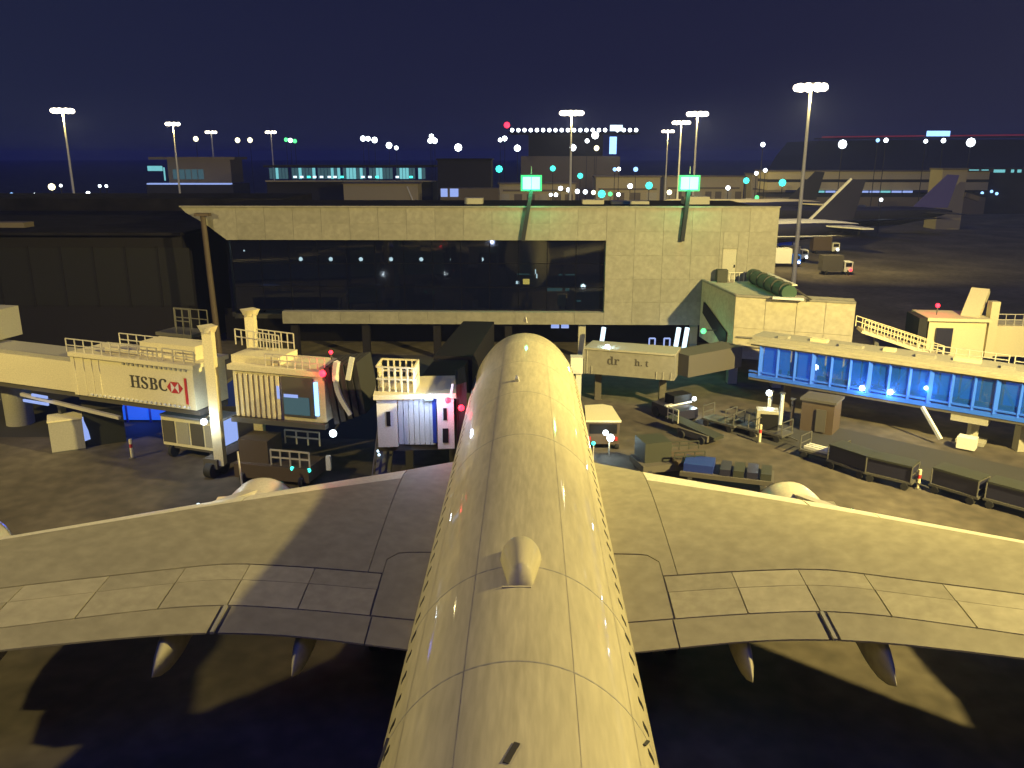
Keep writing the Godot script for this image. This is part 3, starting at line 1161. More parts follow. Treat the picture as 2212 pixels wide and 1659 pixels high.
		w_panel("leading_edge", wing, side, 12.94, 15.36, nose, slat_back, M.wing_edge, 0.05, 4, 14)
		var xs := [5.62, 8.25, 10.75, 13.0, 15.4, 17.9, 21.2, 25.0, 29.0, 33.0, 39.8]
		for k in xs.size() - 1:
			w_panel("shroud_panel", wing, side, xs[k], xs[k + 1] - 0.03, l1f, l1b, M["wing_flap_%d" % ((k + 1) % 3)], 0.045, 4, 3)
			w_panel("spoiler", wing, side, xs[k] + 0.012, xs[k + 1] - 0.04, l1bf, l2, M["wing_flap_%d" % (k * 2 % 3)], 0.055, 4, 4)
		var fl := [2.4, 5.55, 10.62, 10.95, 18.4, 26.4, 33.0, 39.8]
		for k in fl.size() - 1:
			if k == 2:
				continue
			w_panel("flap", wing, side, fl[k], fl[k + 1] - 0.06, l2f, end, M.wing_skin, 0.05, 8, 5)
		# open gap between the inner flaps, with its rib
		w_panel("flap_rib", wing, side, 10.7, 10.82, l2f, end, M.bridge_grey, 0.09, 2, 5)
		# flap track fairings hanging behind and below the trailing edge
		for q in [[7.95, 2.9, 0.42], [12.45, 3.0, 0.45], [18.1, 3.0, 0.45], [25.4, 2.6, 0.4], [31.5, 2.4, 0.36]]:
			var p := w_pt(q[0], -1.0)
			rows = []
			for i in 13:
				var f := i / 12.0
				var r: float = q[2] * pl(f, [0.0, 0.1, 0.3, 0.7, 0.88, 1.0], [0.02, 0.45, 0.9, 1.0, 0.72, 0.03])
				var row := []
				for j in 17:
					var t := TAU * j / 16
					row.append(Vector3((p.x + cos(t) * r * 0.75) * side, p.y - 0.55 - 0.55 * f * f + sin(t) * r * 1.9, p.z - 6.0 + f * (6.0 + q[1] * 0.25)))
				rows.append(row)
			st = st_new()
			st.set_smooth_group(1)
			grid(st, rows, side > 0)
			st.set_smooth_group(-1)
			obj("flap_fairing", st, M.wing_flap, wing)
		# leading edge lamp by the inner engine
		st = st_new()
		ball(st, w_off(14.9, 0.08, 0.06, side), 0.09, 8)
		obj("wing_lamp", st, M.tube_white if side < 0 else M.chrome, wing)
		# engines
		for q in [[14.2, 3.3, -42.3, 1.86], [24.5, 4.95, -33.8, 1.85]]:
			var c := Vector3(q[0] * side, q[1], q[2])
			var r: float = q[3]
			st = st_new()
			lathe_z(st, c, [[0.0, r * 0.84], [0.08, r * 0.9], [0.35, r * 0.96], [1.2, r], [2.6, r * 0.99], [4.0, r * 0.9], [5.2, r * 0.76], [5.2, r * 0.7], [4.4, r * 0.68]], true, 36)
			var cowl := obj("engine", st, M.cowl, a)
			st = st_new()
			lathe_z(st, c, [[0.7, r * 0.78], [0.15, r * 0.8], [-0.05, r * 0.85], [0.05, r * 0.91], [0.3, r * 0.965]], true, 36)
			obj("inlet_ring", st, M.chrome, cowl)
			st = st_new()
			lathe_z(st, c, [[0.9, 0.02], [0.95, r * 0.8], [0.72, r * 0.8]], true, 36)
			obj("fan", st, M.black, cowl)
			st = st_new()
			lathe_z(st, c, [[4.2, r * 0.5], [5.6, r * 0.46], [7.0, r * 0.3], [7.2, 0.02]], true, 24)
			obj("exhaust_cone", st, M.steel, cowl)
			st = st_new()
			var zl := w_le(q[0])
			prism(st, PackedVector2Array([Vector2(c.z + 1.6, c.y + r * 0.9), Vector2(zl + 3.5, c.y + r * 0.2), Vector2(zl + 3.5, w_pt(q[0], -0.4).y + 0.2), Vector2(zl + 0.3, w_pt(q[0], 0.0).y + 0.25)]), -0.28, 0.28)
			var py := obj("pylon", st, M.cowl, cowl)
			py.rotation.y = -PI / 2
			py.position = Vector3(c.x, 0, 0)
			st = st_new()
			prism(st, PackedVector2Array([Vector2(c.z + 1.1, -r * 0.9), Vector2(c.z + 2.9, -r * 0.9), Vector2(c.z + 2.9, -r * 1.22), Vector2(c.z + 2.3, -r * 1.25)]), -0.03, 0.03)
			var sk := obj("strake", st, M.cowl, cowl)
			sk.transform = Transform3D(Basis(Vector3(0, 0, 1), 0.5 if side > 0 else -0.5) * Basis(Vector3.UP, -PI / 2), Vector3.ZERO)
			sk.transform = Transform3D(Basis(Vector3(0, 0, 1), (PI - 0.9) if side > 0 else (PI + 0.9)) * Basis(Vector3.UP, -PI / 2), Vector3(c.x, c.y, 0))
	# wheels
	for q in [[-2.6, -31.0], [2.6, -31.0], [-6.2, -34.5], [6.2, -34.5], [0.0, -58.5]]:
		st = st_new()
		tube(st, Vector3(q[0], 0.7, q[1]), Vector3(q[0], 3.4, q[1]), 0.22, 0.22, 10)
		var leg := obj("gear_leg", st, M.steel, a)
		for dz in [-0.85, 0.85]:
			for dx in [-0.55, 0.55]:
				st = st_new()
				tube(st, Vector3(q[0] + dx - 0.22, 0.7, q[1] + dz), Vector3(q[0] + dx + 0.22, 0.7, q[1] + dz), 0.69, 0.69, 18)
				obj("wheel", st, M.rubber, leg)

# ------------------------------------------------------------------ other jets on the far stands
func jet(called: String, label: String, body: Material, crown: Material, tail: Material, where: Vector3, turn: float, lit_edge := true) -> void:
	var a := thing(called, label, "airplane", Vector3.ZERO, "jets parked on the far stands")
	var prof := [[0.0, 0.05], [0.6, 0.9], [1.8, 1.7], [3.6, 2.35], [6.0, 2.75], [9.0, 2.82], [38.0, 2.82], [44.0, 2.6], [50.0, 1.9], [55.0, 1.0], [58.0, 0.3]]
	for part in [["fuselage", PI * 1.18, PI * 1.82 + PI * 0.0, body], ["crown", -PI * 0.0, 0.0, crown]]:  # dark hull and pale crown paint in light falling from behind
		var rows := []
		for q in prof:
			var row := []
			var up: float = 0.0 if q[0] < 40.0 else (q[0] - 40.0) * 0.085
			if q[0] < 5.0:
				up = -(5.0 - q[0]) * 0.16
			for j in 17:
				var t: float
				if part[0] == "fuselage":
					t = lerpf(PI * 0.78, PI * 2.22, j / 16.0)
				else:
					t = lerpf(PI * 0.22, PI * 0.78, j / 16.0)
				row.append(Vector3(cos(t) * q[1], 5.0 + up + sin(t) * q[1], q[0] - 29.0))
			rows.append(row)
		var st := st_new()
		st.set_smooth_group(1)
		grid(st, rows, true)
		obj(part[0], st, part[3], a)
	# fin
	var st2 := st_new()
	prism(st2, PackedVector2Array([Vector2(17.6, 7.4), Vector2(27.6, 7.6), Vector2(29.6, 16.6), Vector2(26.4, 16.8)]), -0.22, 0.22)
	var fin := obj("tail_fin", st2, tail, a)
	fin.rotation.y = -PI / 2
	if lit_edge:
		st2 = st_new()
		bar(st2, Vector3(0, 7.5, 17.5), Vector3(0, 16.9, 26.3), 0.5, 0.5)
		obj("lit_fin_edge", st2, M.white, a)  # white bar paints the light along the fin's front edge
	for s in [-1, 1]:
		st2 = st_new()
		slab(st2, PackedVector2Array([Vector2(1.2 * s, 20.5), Vector2(9.6 * s, 26.4), Vector2(9.6 * s, 28.6), Vector2(1.2 * s, 27.0)]), 6.2, 6.5)
		obj("tailplane", st2, crown, a)
		var w := [[2.4, -8.5, 5.5, 3.6, 0.9], [10.0, -1.6, 5.2, 4.4, 0.6], [29.0, 12.5, 15.0, 6.6, 0.25]]
		var rows2 := []
		for q in w:
			rows2.append([Vector3(q[0] * s, q[3], q[2]), Vector3(q[0] * s, q[3] - q[4] * 0.4, (q[1] + q[2]) / 2), Vector3(q[0] * s, q[3] + 0.05, q[1]), Vector3(q[0] * s, q[3] + q[4] * 0.6, lerpf(q[1], q[2], 0.35)), Vector3(q[0] * s, q[3], q[2])])
		st2 = st_new()
		grid(st2, rows2, s > 0)
		obj("wing", st2, crown, a)
		st2 = st_new()
		lathe_z(st2, Vector3(9.4 * s, 2.5, -4.5), [[0.0, 1.1], [0.3, 1.35], [2.0, 1.45], [4.0, 1.2], [5.2, 0.7], [5.2, 0.05]], true, 16)
		obj("engine", st2, crown, a)
		st2 = st_new()
		tube(st2, Vector3(3.4 * s, 0.0, 2.5), Vector3(3.4 * s, 3.4, 2.5), 0.55, 0.3, 8)
		obj("landing_gear", st2, M.steel, a)
	st2 = st_new()
	tube(st2, Vector3(0, 0, -22), Vector3(0, 3.4, -22), 0.4, 0.25, 8)
	obj("landing_gear", st2, M.steel, a)
	a.position = where
	a.rotation.y = turn

func parked_aircraft() -> void:
	jet("parked_jet", "nearest parked jet with dark tail and light painted on fin edge, right of the terminal", M.navy, M.white, M.navy, Vector3(47.5, 0, -196), PI / 2 + 0.02)
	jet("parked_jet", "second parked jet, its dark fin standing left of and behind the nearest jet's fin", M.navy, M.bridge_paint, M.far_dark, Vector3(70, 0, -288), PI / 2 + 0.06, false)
	jet("parked_jet", "parked jet with violet light painted on tail fin, near the square beige tower", M.far_dark, M.navy, M.tail_violet_light, Vector3(92.5, 0, -246), PI / 2 - 0.04, false)

# ------------------------------------------------------------------ passenger bridges
func railing(st: SurfaceTool, a: Vector3, b: Vector3, h: float, every := 1.1, r := 0.035) -> void:
	var n := maxi(1, int(roundf((b - a).length() / every)))
	for i in n + 1:
		var p := a.lerp(b, float(i) / n)
		bar(st, p, p + Vector3.UP * h, r * 2, r * 2)
	for f in [0.52, 1.0]:
		bar(st, a + Vector3.UP * h * f, b + Vector3.UP * h * f, r * 2, r * 2)

func bridge_left() -> void:
	var t := thing("passenger_bridge", "pale yellow passenger bridge with bank lettering and black folding canopy, left of the nose", "passenger bridge", Vector3(-26, 0, -58))
	var p0 := Vector3(-41.0, 0, -62.0)
	var d := Vector3(20.7, 0, 7.6).normalized()
	var n := Vector3(-d.z, 0, d.x)
	var at := func(u: float, off: float, y: float): return p0 + d * u + n * off + Vector3.UP * y
	# tunnels; "off" 0 is the face seen from the apron
	var st := st_new()
	tunnel(st, at.call(-6.0, -1.45, 4.9), at.call(9.0, -1.45, 4.82), 2.9, 2.35)
	var inner := obj("inner_tunnel", st, M.bridge_paint, t)
	st = st_new()
	tunnel(st, at.call(-6.0, -1.4, 7.26), at.call(8.6, -1.4, 7.2), 2.6, 0.28)
	obj("roof", st, M.bridge_grey, inner)
	st = st_new()
	tunnel(st, at.call(-6.0, -1.45, 4.45), at.call(9.0, -1.45, 4.4), 2.5, 0.44)
	obj("underframe", st, M.bridge_dark, inner)
	st = st_new()
	tunnel(st, at.call(7.9, -1.5, 4.72), at.call(19.2, -1.5, 4.72), 3.3, 3.0)
	var outer := obj("outer_tunnel", st, M.bridge_paint, t)
	for q in [[8.0, 0.35], [9.0, 0.14], [9.8, 0.14], [10.5, 0.14], [19.0, 0.4]]:
		st = st_new()
		tunnel(st, at.call(q[0] - q[1] * 0.5, 0.17, 4.74), at.call(q[0] + q[1] * 0.5, 0.17, 4.74), 0.06, 2.96)
		obj("rib", st, M.bridge_paint, outer)
	st = st_new()
	tunnel(st, at.call(7.8, -1.5, 7.72), at.call(19.4, -1.5, 7.72), 3.7, 0.3)
	obj("roof", st, M.bridge_paint, outer)
	for e in [4.82, 7.5]:
		for k in 22:
			st = st_new()
			var u := 9.4 + k * 0.43
			if e > 7.0 and u < 12.6:
				continue
			tunnel(st, at.call(u, 0.19, e), at.call(u + 0.2, 0.19, e), 0.09, 0.15)
			obj("roller_bracket", st, M.bridge_grey if e > 7.0 else M.white, outer)
	st = st_new()
	tunnel(st, at.call(7.9, -1.5, 4.3), at.call(19.3, -1.5, 4.3), 2.9, 0.4)
	obj("underframe", st, M.bridge_dark, outer)
	# lettering
	var yaw := -atan2(d.z, d.x)
	var tm := text_mesh("HSBC", 0.9)
	var o := MeshInstance3D.new()
	o.name = "lettering"
	o.mesh = tm
	o.material_override = M.letters
	outer.add_child(o, true)
	o.rotation.y = yaw
	o.position = at.call(15.05, 0.165, 6.3)
	# red and white hexagon emblem
	for q in [[M.white, 0.018, [[Vector2(-0.5, -0.5), Vector2(0.5, -0.5), Vector2(0.5, 0.5), Vector2(-0.5, 0.5)]]],
			[M.red_paint, 0.03, [[Vector2(-0.5, 0.5), Vector2(0, 0), Vector2(0.5, 0.5)], [Vector2(-0.5, -0.5), Vector2(0.5, -0.5), Vector2(0, 0)], [Vector2(-1, 0), Vector2(-0.5, -0.5), Vector2(-0.5, 0.5)], [Vector2(1, 0), Vector2(0.5, 0.5), Vector2(0.5, -0.5)]]]]:
		st = st_new()
		for poly in q[2]:
			var pp := PackedVector2Array()
			for v in poly:
				pp.append(Vector2(v.x * 0.7, v.y * 0.8))
			prism(st, pp, 0.0, q[1])
		o = obj("emblem", st, q[0], outer)
		o.rotation.y = yaw
		o.position = at.call(17.45, 0.152, 6.22)
	# red door edge at the tunnel mouth
	st = st_new()
	tunnel(st, at.call(18.35, 0.17, 5.1), at.call(18.55, 0.17, 5.1), 0.06, 1.9)
	obj("door_strip", st, M.red_paint, outer)
	# roof plant and railings
	st = st_new()
	tunnel(st, at.call(13.6, -1.9, 8.03), at.call(18.6, -1.9, 8.03), 2.0, 1.0)
	obj("roof_unit", st, M.bridge_paint, outer)
	st = st_new()
	tunnel(st, at.call(10.5, -1.4, 8.03), at.call(13.6, -1.4, 8.03), 1.6, 0.35)
	obj("cable_tray", st, M.bridge_paint, outer)
	for q in [[7.4, 16.0, 0.0, 7.95, 1.0], [9.6, 15.5, -2.9, 7.95, 1.0], [16.4, 19.2, -0.1, 8.03, 0.9]]:
		st = st_new()
		railing(st, at.call(q[0], q[2], q[3]), at.call(q[1], q[2], q[3] - 0.05), q[4], 0.85)
		obj("railing", st, M.rail, outer)
	st = st_new()
	tunnel(st, at.call(12.6, -4.6, 8.9), at.call(16.0, -4.6, 8.9), 2.2, 0.25)
	railing(st, at.call(12.6, -5.6, 9.15), at.call(15.8, -5.6, 9.15), 1.5, 0.9)
	railing(st, at.call(14.6, -3.6, 9.15), at.call(15.9, -3.6, 9.15), 1.9, 0.8)
	bar(st, at.call(14.4, -4.2, 4.0), at.call(14.4, -4.2, 8.9), 0.5, 0.5)
	obj("service_platform", st, M.steel, t)
	# lifting columns with flared caps, each on a leg of the wheel frame
	for q in [[20.8, 0.1, 10.6], [21.6, -3.4, 11.2]]:
		st = st_new()
		var lo: Vector3 = at.call(q[0], q[1], 0.9)
		var hi: Vector3 = at.call(q[0], q[1], q[2])
		bar(st, lo, hi, 0.66, 0.66)
		var c := obj("lift_column", st, M.bridge_paint, t)
		st = st_new()
		tube(st, hi - Vector3.UP * 0.15, hi + Vector3.UP * 0.3, 0.5, 0.72, 4)
		obj("cap", st, M.bridge_paint, c)
	st = st_new()
	tunnel(st, at.call(20.3, 0.6, 0.7), at.call(20.3, -4.0, 0.7), 1.2, 0.7)
	obj("wheel_frame", st, M.bridge_dark, t)
	for off in [0.5, -0.5, -2.9, -3.9]:
		st = st_new()
		tube(st, at.call(20.0, off, 0.55), at.call(20.6, off + 0.02, 0.55), 0.55, 0.55, 16)
		obj("wheel", st, M.rubber, t)
	# rotating cab
	var c0 := Vector3(-20.1, 4.7, -54.3)
	var c1 := Vector3(-13.0, 4.7, -52.55)
	var cd := (c1 - c0).normalized()
	var cn := Vector3(-cd.z, 0, cd.x)
	var cat := func(u: float, off: float, y: float): return c0 + cd * u + cn * off + Vector3.UP * (y - 4.7)
	st = st_new()
	tunnel(st, cat.call(0.2, -1.8, 4.7), cat.call(6.9, -1.8, 4.7), 3.5, 3.3)
	var cab := obj("cab", st, M.bridge_paint, t)
	for k in 9:
		st = st_new()
		var u := 0.3 + k * 0.4
		tunnel(st, cat.call(u, 0.02, 4.75), cat.call(u + 0.22, 0.02, 4.75), 0.2, 3.0)
		obj("shutter_slat", st, M.bridge_paint, cab)
	st = st_new()
	tunnel(st, cat.call(-0.1, -1.8, 8.0), cat.call(7.1, -1.8, 7.9), 3.9, 0.35)
	obj("roof", st, M.bridge_paint, cab)
	st = st_new()
	tunnel(st, cat.call(0.0, 0.1, 4.35), cat.call(7.1, 0.1, 4.35), 0.5, 0.34)
	obj("sill", st, M.steel, cab)
	st = st_new()
	tunnel(st, cat.call(3.9, 0.0, 5.0), cat.call(6.2, 0.0, 5.0), 0.14, 2.75)
	var wnd := obj("cab_window", st, M.bridge_dark, cab)
	st = st_new()
	tunnel(st, cat.call(4.0, 0.09, 5.15), cat.call(5.9, 0.09, 5.15), 0.03, 1.25)
	obj("window_pane", st, M.lit_window_dim, wnd)
	st = st_new()
	tunnel(st, cat.call(4.05, 0.12, 6.35), cat.call(5.1, 0.12, 6.35), 0.03, 0.22)
	obj("window_lamp", st, M.strip, wnd)
	st = st_new()
	tunnel(st, cat.call(3.55, 0.13, 6.2), cat.call(3.75, 0.13, 6.2), 0.03, 0.9)
	obj("notice", st, M.strip, cab)
	st = st_new()
	tunnel(st, cat.call(6.3, 0.06, 5.2), cat.call(6.55, 0.06, 5.2), 0.12, 2.3)
	obj("lit_door_edge", st, M.blue_lamp, cab)
	st = st_new()
	tunnel(st, cat.call(6.65, 0.0, 4.8), cat.call(7.1, 0.0, 4.8), 0.2, 3.1)
	obj("door_post", st, M.bridge_paint, cab)
	# black folding canopy with white frames
	for k in 5:
		st = st_new()
		var u := 7.1 + k * 0.42
		var lean := 0.12 * k
		bar(st, cat.call(u, -1.8 - 0.1 * k, 6.6 + lean), cat.call(u + 0.36, -1.85 - 0.1 * k, 6.65 + lean), 3.7 - 0.1 * k, 3.9 - 0.1 * k)
		obj("canopy_fold", st, M.rubber, t)
	st = st_new()
	for i in 8:
		var f0 := i / 8.0
		var f1 := (i + 1) / 8.0
		bar(st, cat.call(8.2 + 0.7 * f0 - 0.5 * sin(PI * f0), 0.25 - 0.1 * f0, 9.1 - 3.6 * f0), cat.call(8.2 + 0.7 * f1 - 0.5 * sin(PI * f1), 0.25 - 0.1 * f1, 9.1 - 3.6 * f1), 0.36 * (1.2 - f0), 0.3)
	bar(st, cat.call(9.2, 0.1, 9.4), cat.call(8.85, 0.15, 7.9), 0.24, 0.3)
	obj("canopy_frame", st, M.white, t)
	# roof railings of the cab
	st = st_new()
	railing(st, cat.call(-0.8, -2.2, 9.2), cat.call(2.6, -2.2, 8.9), 1.1, 0.5)
	railing(st, cat.call(2.6, -0.3, 8.3), cat.call(7.0, -0.3, 8.25), 0.85, 0.55)
	railing(st, cat.call(-0.4, -3.5, 8.7), cat.call(3.0, -3.5, 8.5), 1.4, 0.5)
	obj("roof_railing", st, M.rail, cab)
	st = st_new()
	tunnel(st, cat.call(-0.2, -1.9, 8.3), cat.call(3.4, -1.9, 8.3), 2.6, 0.55)
	obj("roof_unit", st, M.bridge_paint, cab)
	# red flashing lights and white work lights
	for q in [[7.4, -0.5, 9.5, 0.14], [7.15, 0.35, 8.25, 0.24]]:
		st = st_new()
		ball(st, cat.call(q[0], q[1], q[2]), q[3], 8)
		obj("warning_light", st, M.red_lamp, t)
		st = st_new()
		bar(st, cat.call(q[0], q[1] - 0.05, q[2] - 0.5), cat.call(q[0], q[1], q[2]), 0.08, 0.08)
		obj("light_stem", st, M.steel, t)
		omni(t, cat.call(q[0], q[1] + 0.05, q[2]), Color(1, 0.15, 0.25), 4.0 if q[3] > 0.2 else 1.0, q[3])
	for q in [[7.7, 0.45, 4.2, 0.26, 60.0], [-1.9, 0.75, 4.3, 0.24, 45.0]]:
		st = st_new()
		ball(st, cat.call(q[0], q[1], q[2]), q[3], 8)
		obj("work_lamp", st, M.white_lamp, t)
		st = st_new()
		bar(st, cat.call(q[0], q[1] - 0.9, q[2] + 0.35), cat.call(q[0], q[1], q[2] + 0.1), 0.1, 0.1)
		obj("lamp_arm", st, M.steel, t)
		omni(t, cat.call(q[0], q[1], q[2]), Color(0.86, 0.94, 1.0), q[4] * 0.2, q[3])
	# rotunda at the far end with its roof hood
	st = st_new()
	tube(st, Vector3(-43.0, 0, -66.5), Vector3(-43.0, 4.8, -66.5), 1.1, 1.1, 16)
	obj("rotunda_leg", st, M.bridge_grey, t)
	st = st_new()
	box(st, Vector3(-44.4, 8.9, -65.2), Vector3(4.6, 2.4, 4.0), -0.2)
	obj("rotunda_hood", st, M.bridge_grey, t)
	# lit strips and rail beneath the inner tunnel
	st = st_new()
	bar(st, at.call(1.6, -0.2, 4.0), at.call(11.5, -0.2, 3.2), 0.25, 0.25)
	obj("stair_rail", st, M.rail, t)
	for q in [[3.2, 4.95 - 0.75, 1.6], [2.2, 3.65, 2.6]]:
		st = st_new()
		bar(st, at.call(q[0], 0.15, q[1]), at.call(q[0] + q[2], 0.15, q[1] - 0.05), 0.12, 0.2)
		obj("strip_lamp", st, M.strip, t)
	for q in [[5.0, 2.6], [6.9, 1.8]]:
		st = st_new()
		bar(st, at.call(q[0], -1.0, 0.6), at.call(q[0] - 0.3, -1.0, 0.6 + q[1]), 0.5, 0.3)
		obj("stair_post", st, M.strip if q[1] < 2.0 else M.steel, t)

func bridge_near() -> void:
	var t := thing("passenger_bridge", "lower passenger bridge with pale lilac cab docked against the airliner's left side", "passenger bridge", Vector3(-6.6, 0, -50))
	var st := st_new()
	box(st, Vector3(-6.8, 6.5, -49.6), Vector3(4.4, 3.0, 3.2), 0.1)
	var cab := obj("cab", st, M.white, t)
	for q in [[-8.3, 1.2, 0.0], [-4.75, 1.0, 0.25]]:
		st = st_new()
		box(st, Vector3(q[0], 6.45, -47.75 + q[2]), Vector3(q[1], 3.1, 0.5), 0.1)
		var post := obj("door_frame", st, M.white, cab)
		st = st_new()
		if q[1] > 1.1:
			box(st, Vector3(q[0] + 0.1, 6.7, -47.48), Vector3(0.24, 0.9, 0.04), 0.1)
		else:
			box(st, Vector3(q[0], 7.1, -47.23), Vector3(0.22, 0.75, 0.04), 0.1)
			box(st, Vector3(q[0], 5.75, -47.23), Vector3(0.34, 0.9, 0.04), 0.1)
		obj("window", st, M.black, post)
	for k in 7:
		st = st_new()
		box(st, Vector3(-7.5 + k * 0.32, 6.4, -47.85), Vector3(0.29, 2.85, 0.12), 0.1)
		obj("shutter_slat", st, M.white, cab)
	st = st_new()
	box(st, Vector3(-5.45, 6.6, -47.7), Vector3(0.22, 2.9, 0.3), 0.1)
	obj("door_post", st, M.blue_deep, cab)
	st = st_new()
	box(st, Vector3(-6.7, 8.15, -49.4), Vector3(5.0, 0.3, 4.2), 0.1)
	obj("roof", st, M.bridge_paint, cab)
	st = st_new()
	box(st, Vector3(-5.7, 8.1, -47.3), Vector3(0.5, 0.22, 0.4), 0.1)
	obj("roof_lamp", st, M.tube_white, cab)
	st = st_new()
	for q in [[-8.9, -48.0, -6.6, -47.7], [-8.9, -50.0, -6.6, -49.7]]:
		railing(st, Vector3(q[0], 8.3, q[1]), Vector3(q[2], 8.3, q[3]), 1.5, 0.42, 0.05)
	railing(st, Vector3(-8.9, 8.3, -48.0), Vector3(-8.9, 8.3, -50.0), 1.5, 0.42, 0.05)
	railing(st, Vector3(-6.6, 8.3, -47.8), Vector3(-6.6, 8.3, -49.8), 1.5, 0.42, 0.05)
	obj("roof_railing", st, M.bridge_paint, cab)
	st = st_new()
	box(st, Vector3(-6.8, 4.75, -49.6), Vector3(4.6, 0.4, 3.4), 0.1)
	obj("underframe", st, M.bridge_dark, cab)
	# dark canopy against the hull
	for k in 4:
		st = st_new()
		box(st, Vector3(-4.2 + k * 0.16, 7.0, -49.3), Vector3(0.15, 3.7 + 0.12 * k, 3.6 + 0.06 * k), 0.1)
		obj("canopy_fold", st, M.rubber, t)
	st = st_new()
	bar(st, Vector3(-4.4, 8.2, -47.2), Vector3(-4.25, 9.0, -47.2), 0.14, 0.14)
	obj("canopy_frame", st, M.white, t)
	# tunnel away to the terminal
	st = st_new()
	tunnel(st, Vector3(-6.2, 4.9, -51.0), Vector3(-5.6, 4.4, -64.0), 2.6, 2.4)
	obj("inner_tunnel", st, M.dark_wall, t)
	st = st_new()
	tunnel(st, Vector3(-5.6, 4.2, -62.0), Vector3(-4.6, 3.6, -79.0), 3.0, 2.9)
	obj("outer_tunnel", st, M.dark_wall, t)
	st = st_new()
	tube(st, Vector3(-6.0, 0, -78.0), Vector3(-6.0, 4.3, -78.0), 0.9, 0.9, 14)
	obj("rotunda_leg", st, M.bridge_grey, t)
	for s in [-1, 1]:
		st = st_new()
		bar(st, Vector3(-6.4 + s * 1.5, 0.8, -53.5), Vector3(-6.4 + s * 1.5, 5.2, -53.5), 0.5, 0.5)
		obj("lift_column", st, M.steel, t)
		st = st_new()
		tube(st, Vector3(-6.4 + s * 1.5 - 0.3, 0.55, -53.5), Vector3(-6.4 + s * 1.5 + 0.3, 0.55, -53.5), 0.55, 0.55, 14)
		obj("wheel", st, M.rubber, t)
	st = st_new()
	box(st, Vector3(-6.4, 0.95, -53.5), Vector3(4.2, 0.5, 1.0))
	obj("wheel_frame", st, M.bridge_dark, t)
	# side stairs
	st = st_new()
	bar(st, Vector3(-9.1, 0.3, -47.4), Vector3(-8.9, 4.8, -51.0), 1.0, 0.2)
	railing(st, Vector3(-9.6, 0.3, -47.4), Vector3(-9.4, 4.8, -51.0), 1.0, 0.6)
	obj("stairs", st, M.steel, t)
	for q in [[-4.55, 8.0, -47.1, 0.19], [-3.75, 7.6, -46.9, 0.19]]:
		st = st_new()
		ball(st, Vector3(q[0], q[1], q[2]), q[3], 8)
		obj("warning_light", st, M.red_lamp, t)
		omni(t, Vector3(q[0], q[1], q[2]), Color(1, 0.15, 0.25), 2.5, q[3])
	omni(t, Vector3(-5.7, 8.5, -46.3), Color(0.74, 0.82, 1.0), 11.0, 0.25)
	for q in [[-9.3, 3.9, -49.5], [-9.25, 3.65, -49.5]]:
		st = st_new()
		ball(st, Vector3(q[0], q[1], q[2]), 0.1, 8)
		obj("small_lamp", st, M.tube_white, t)

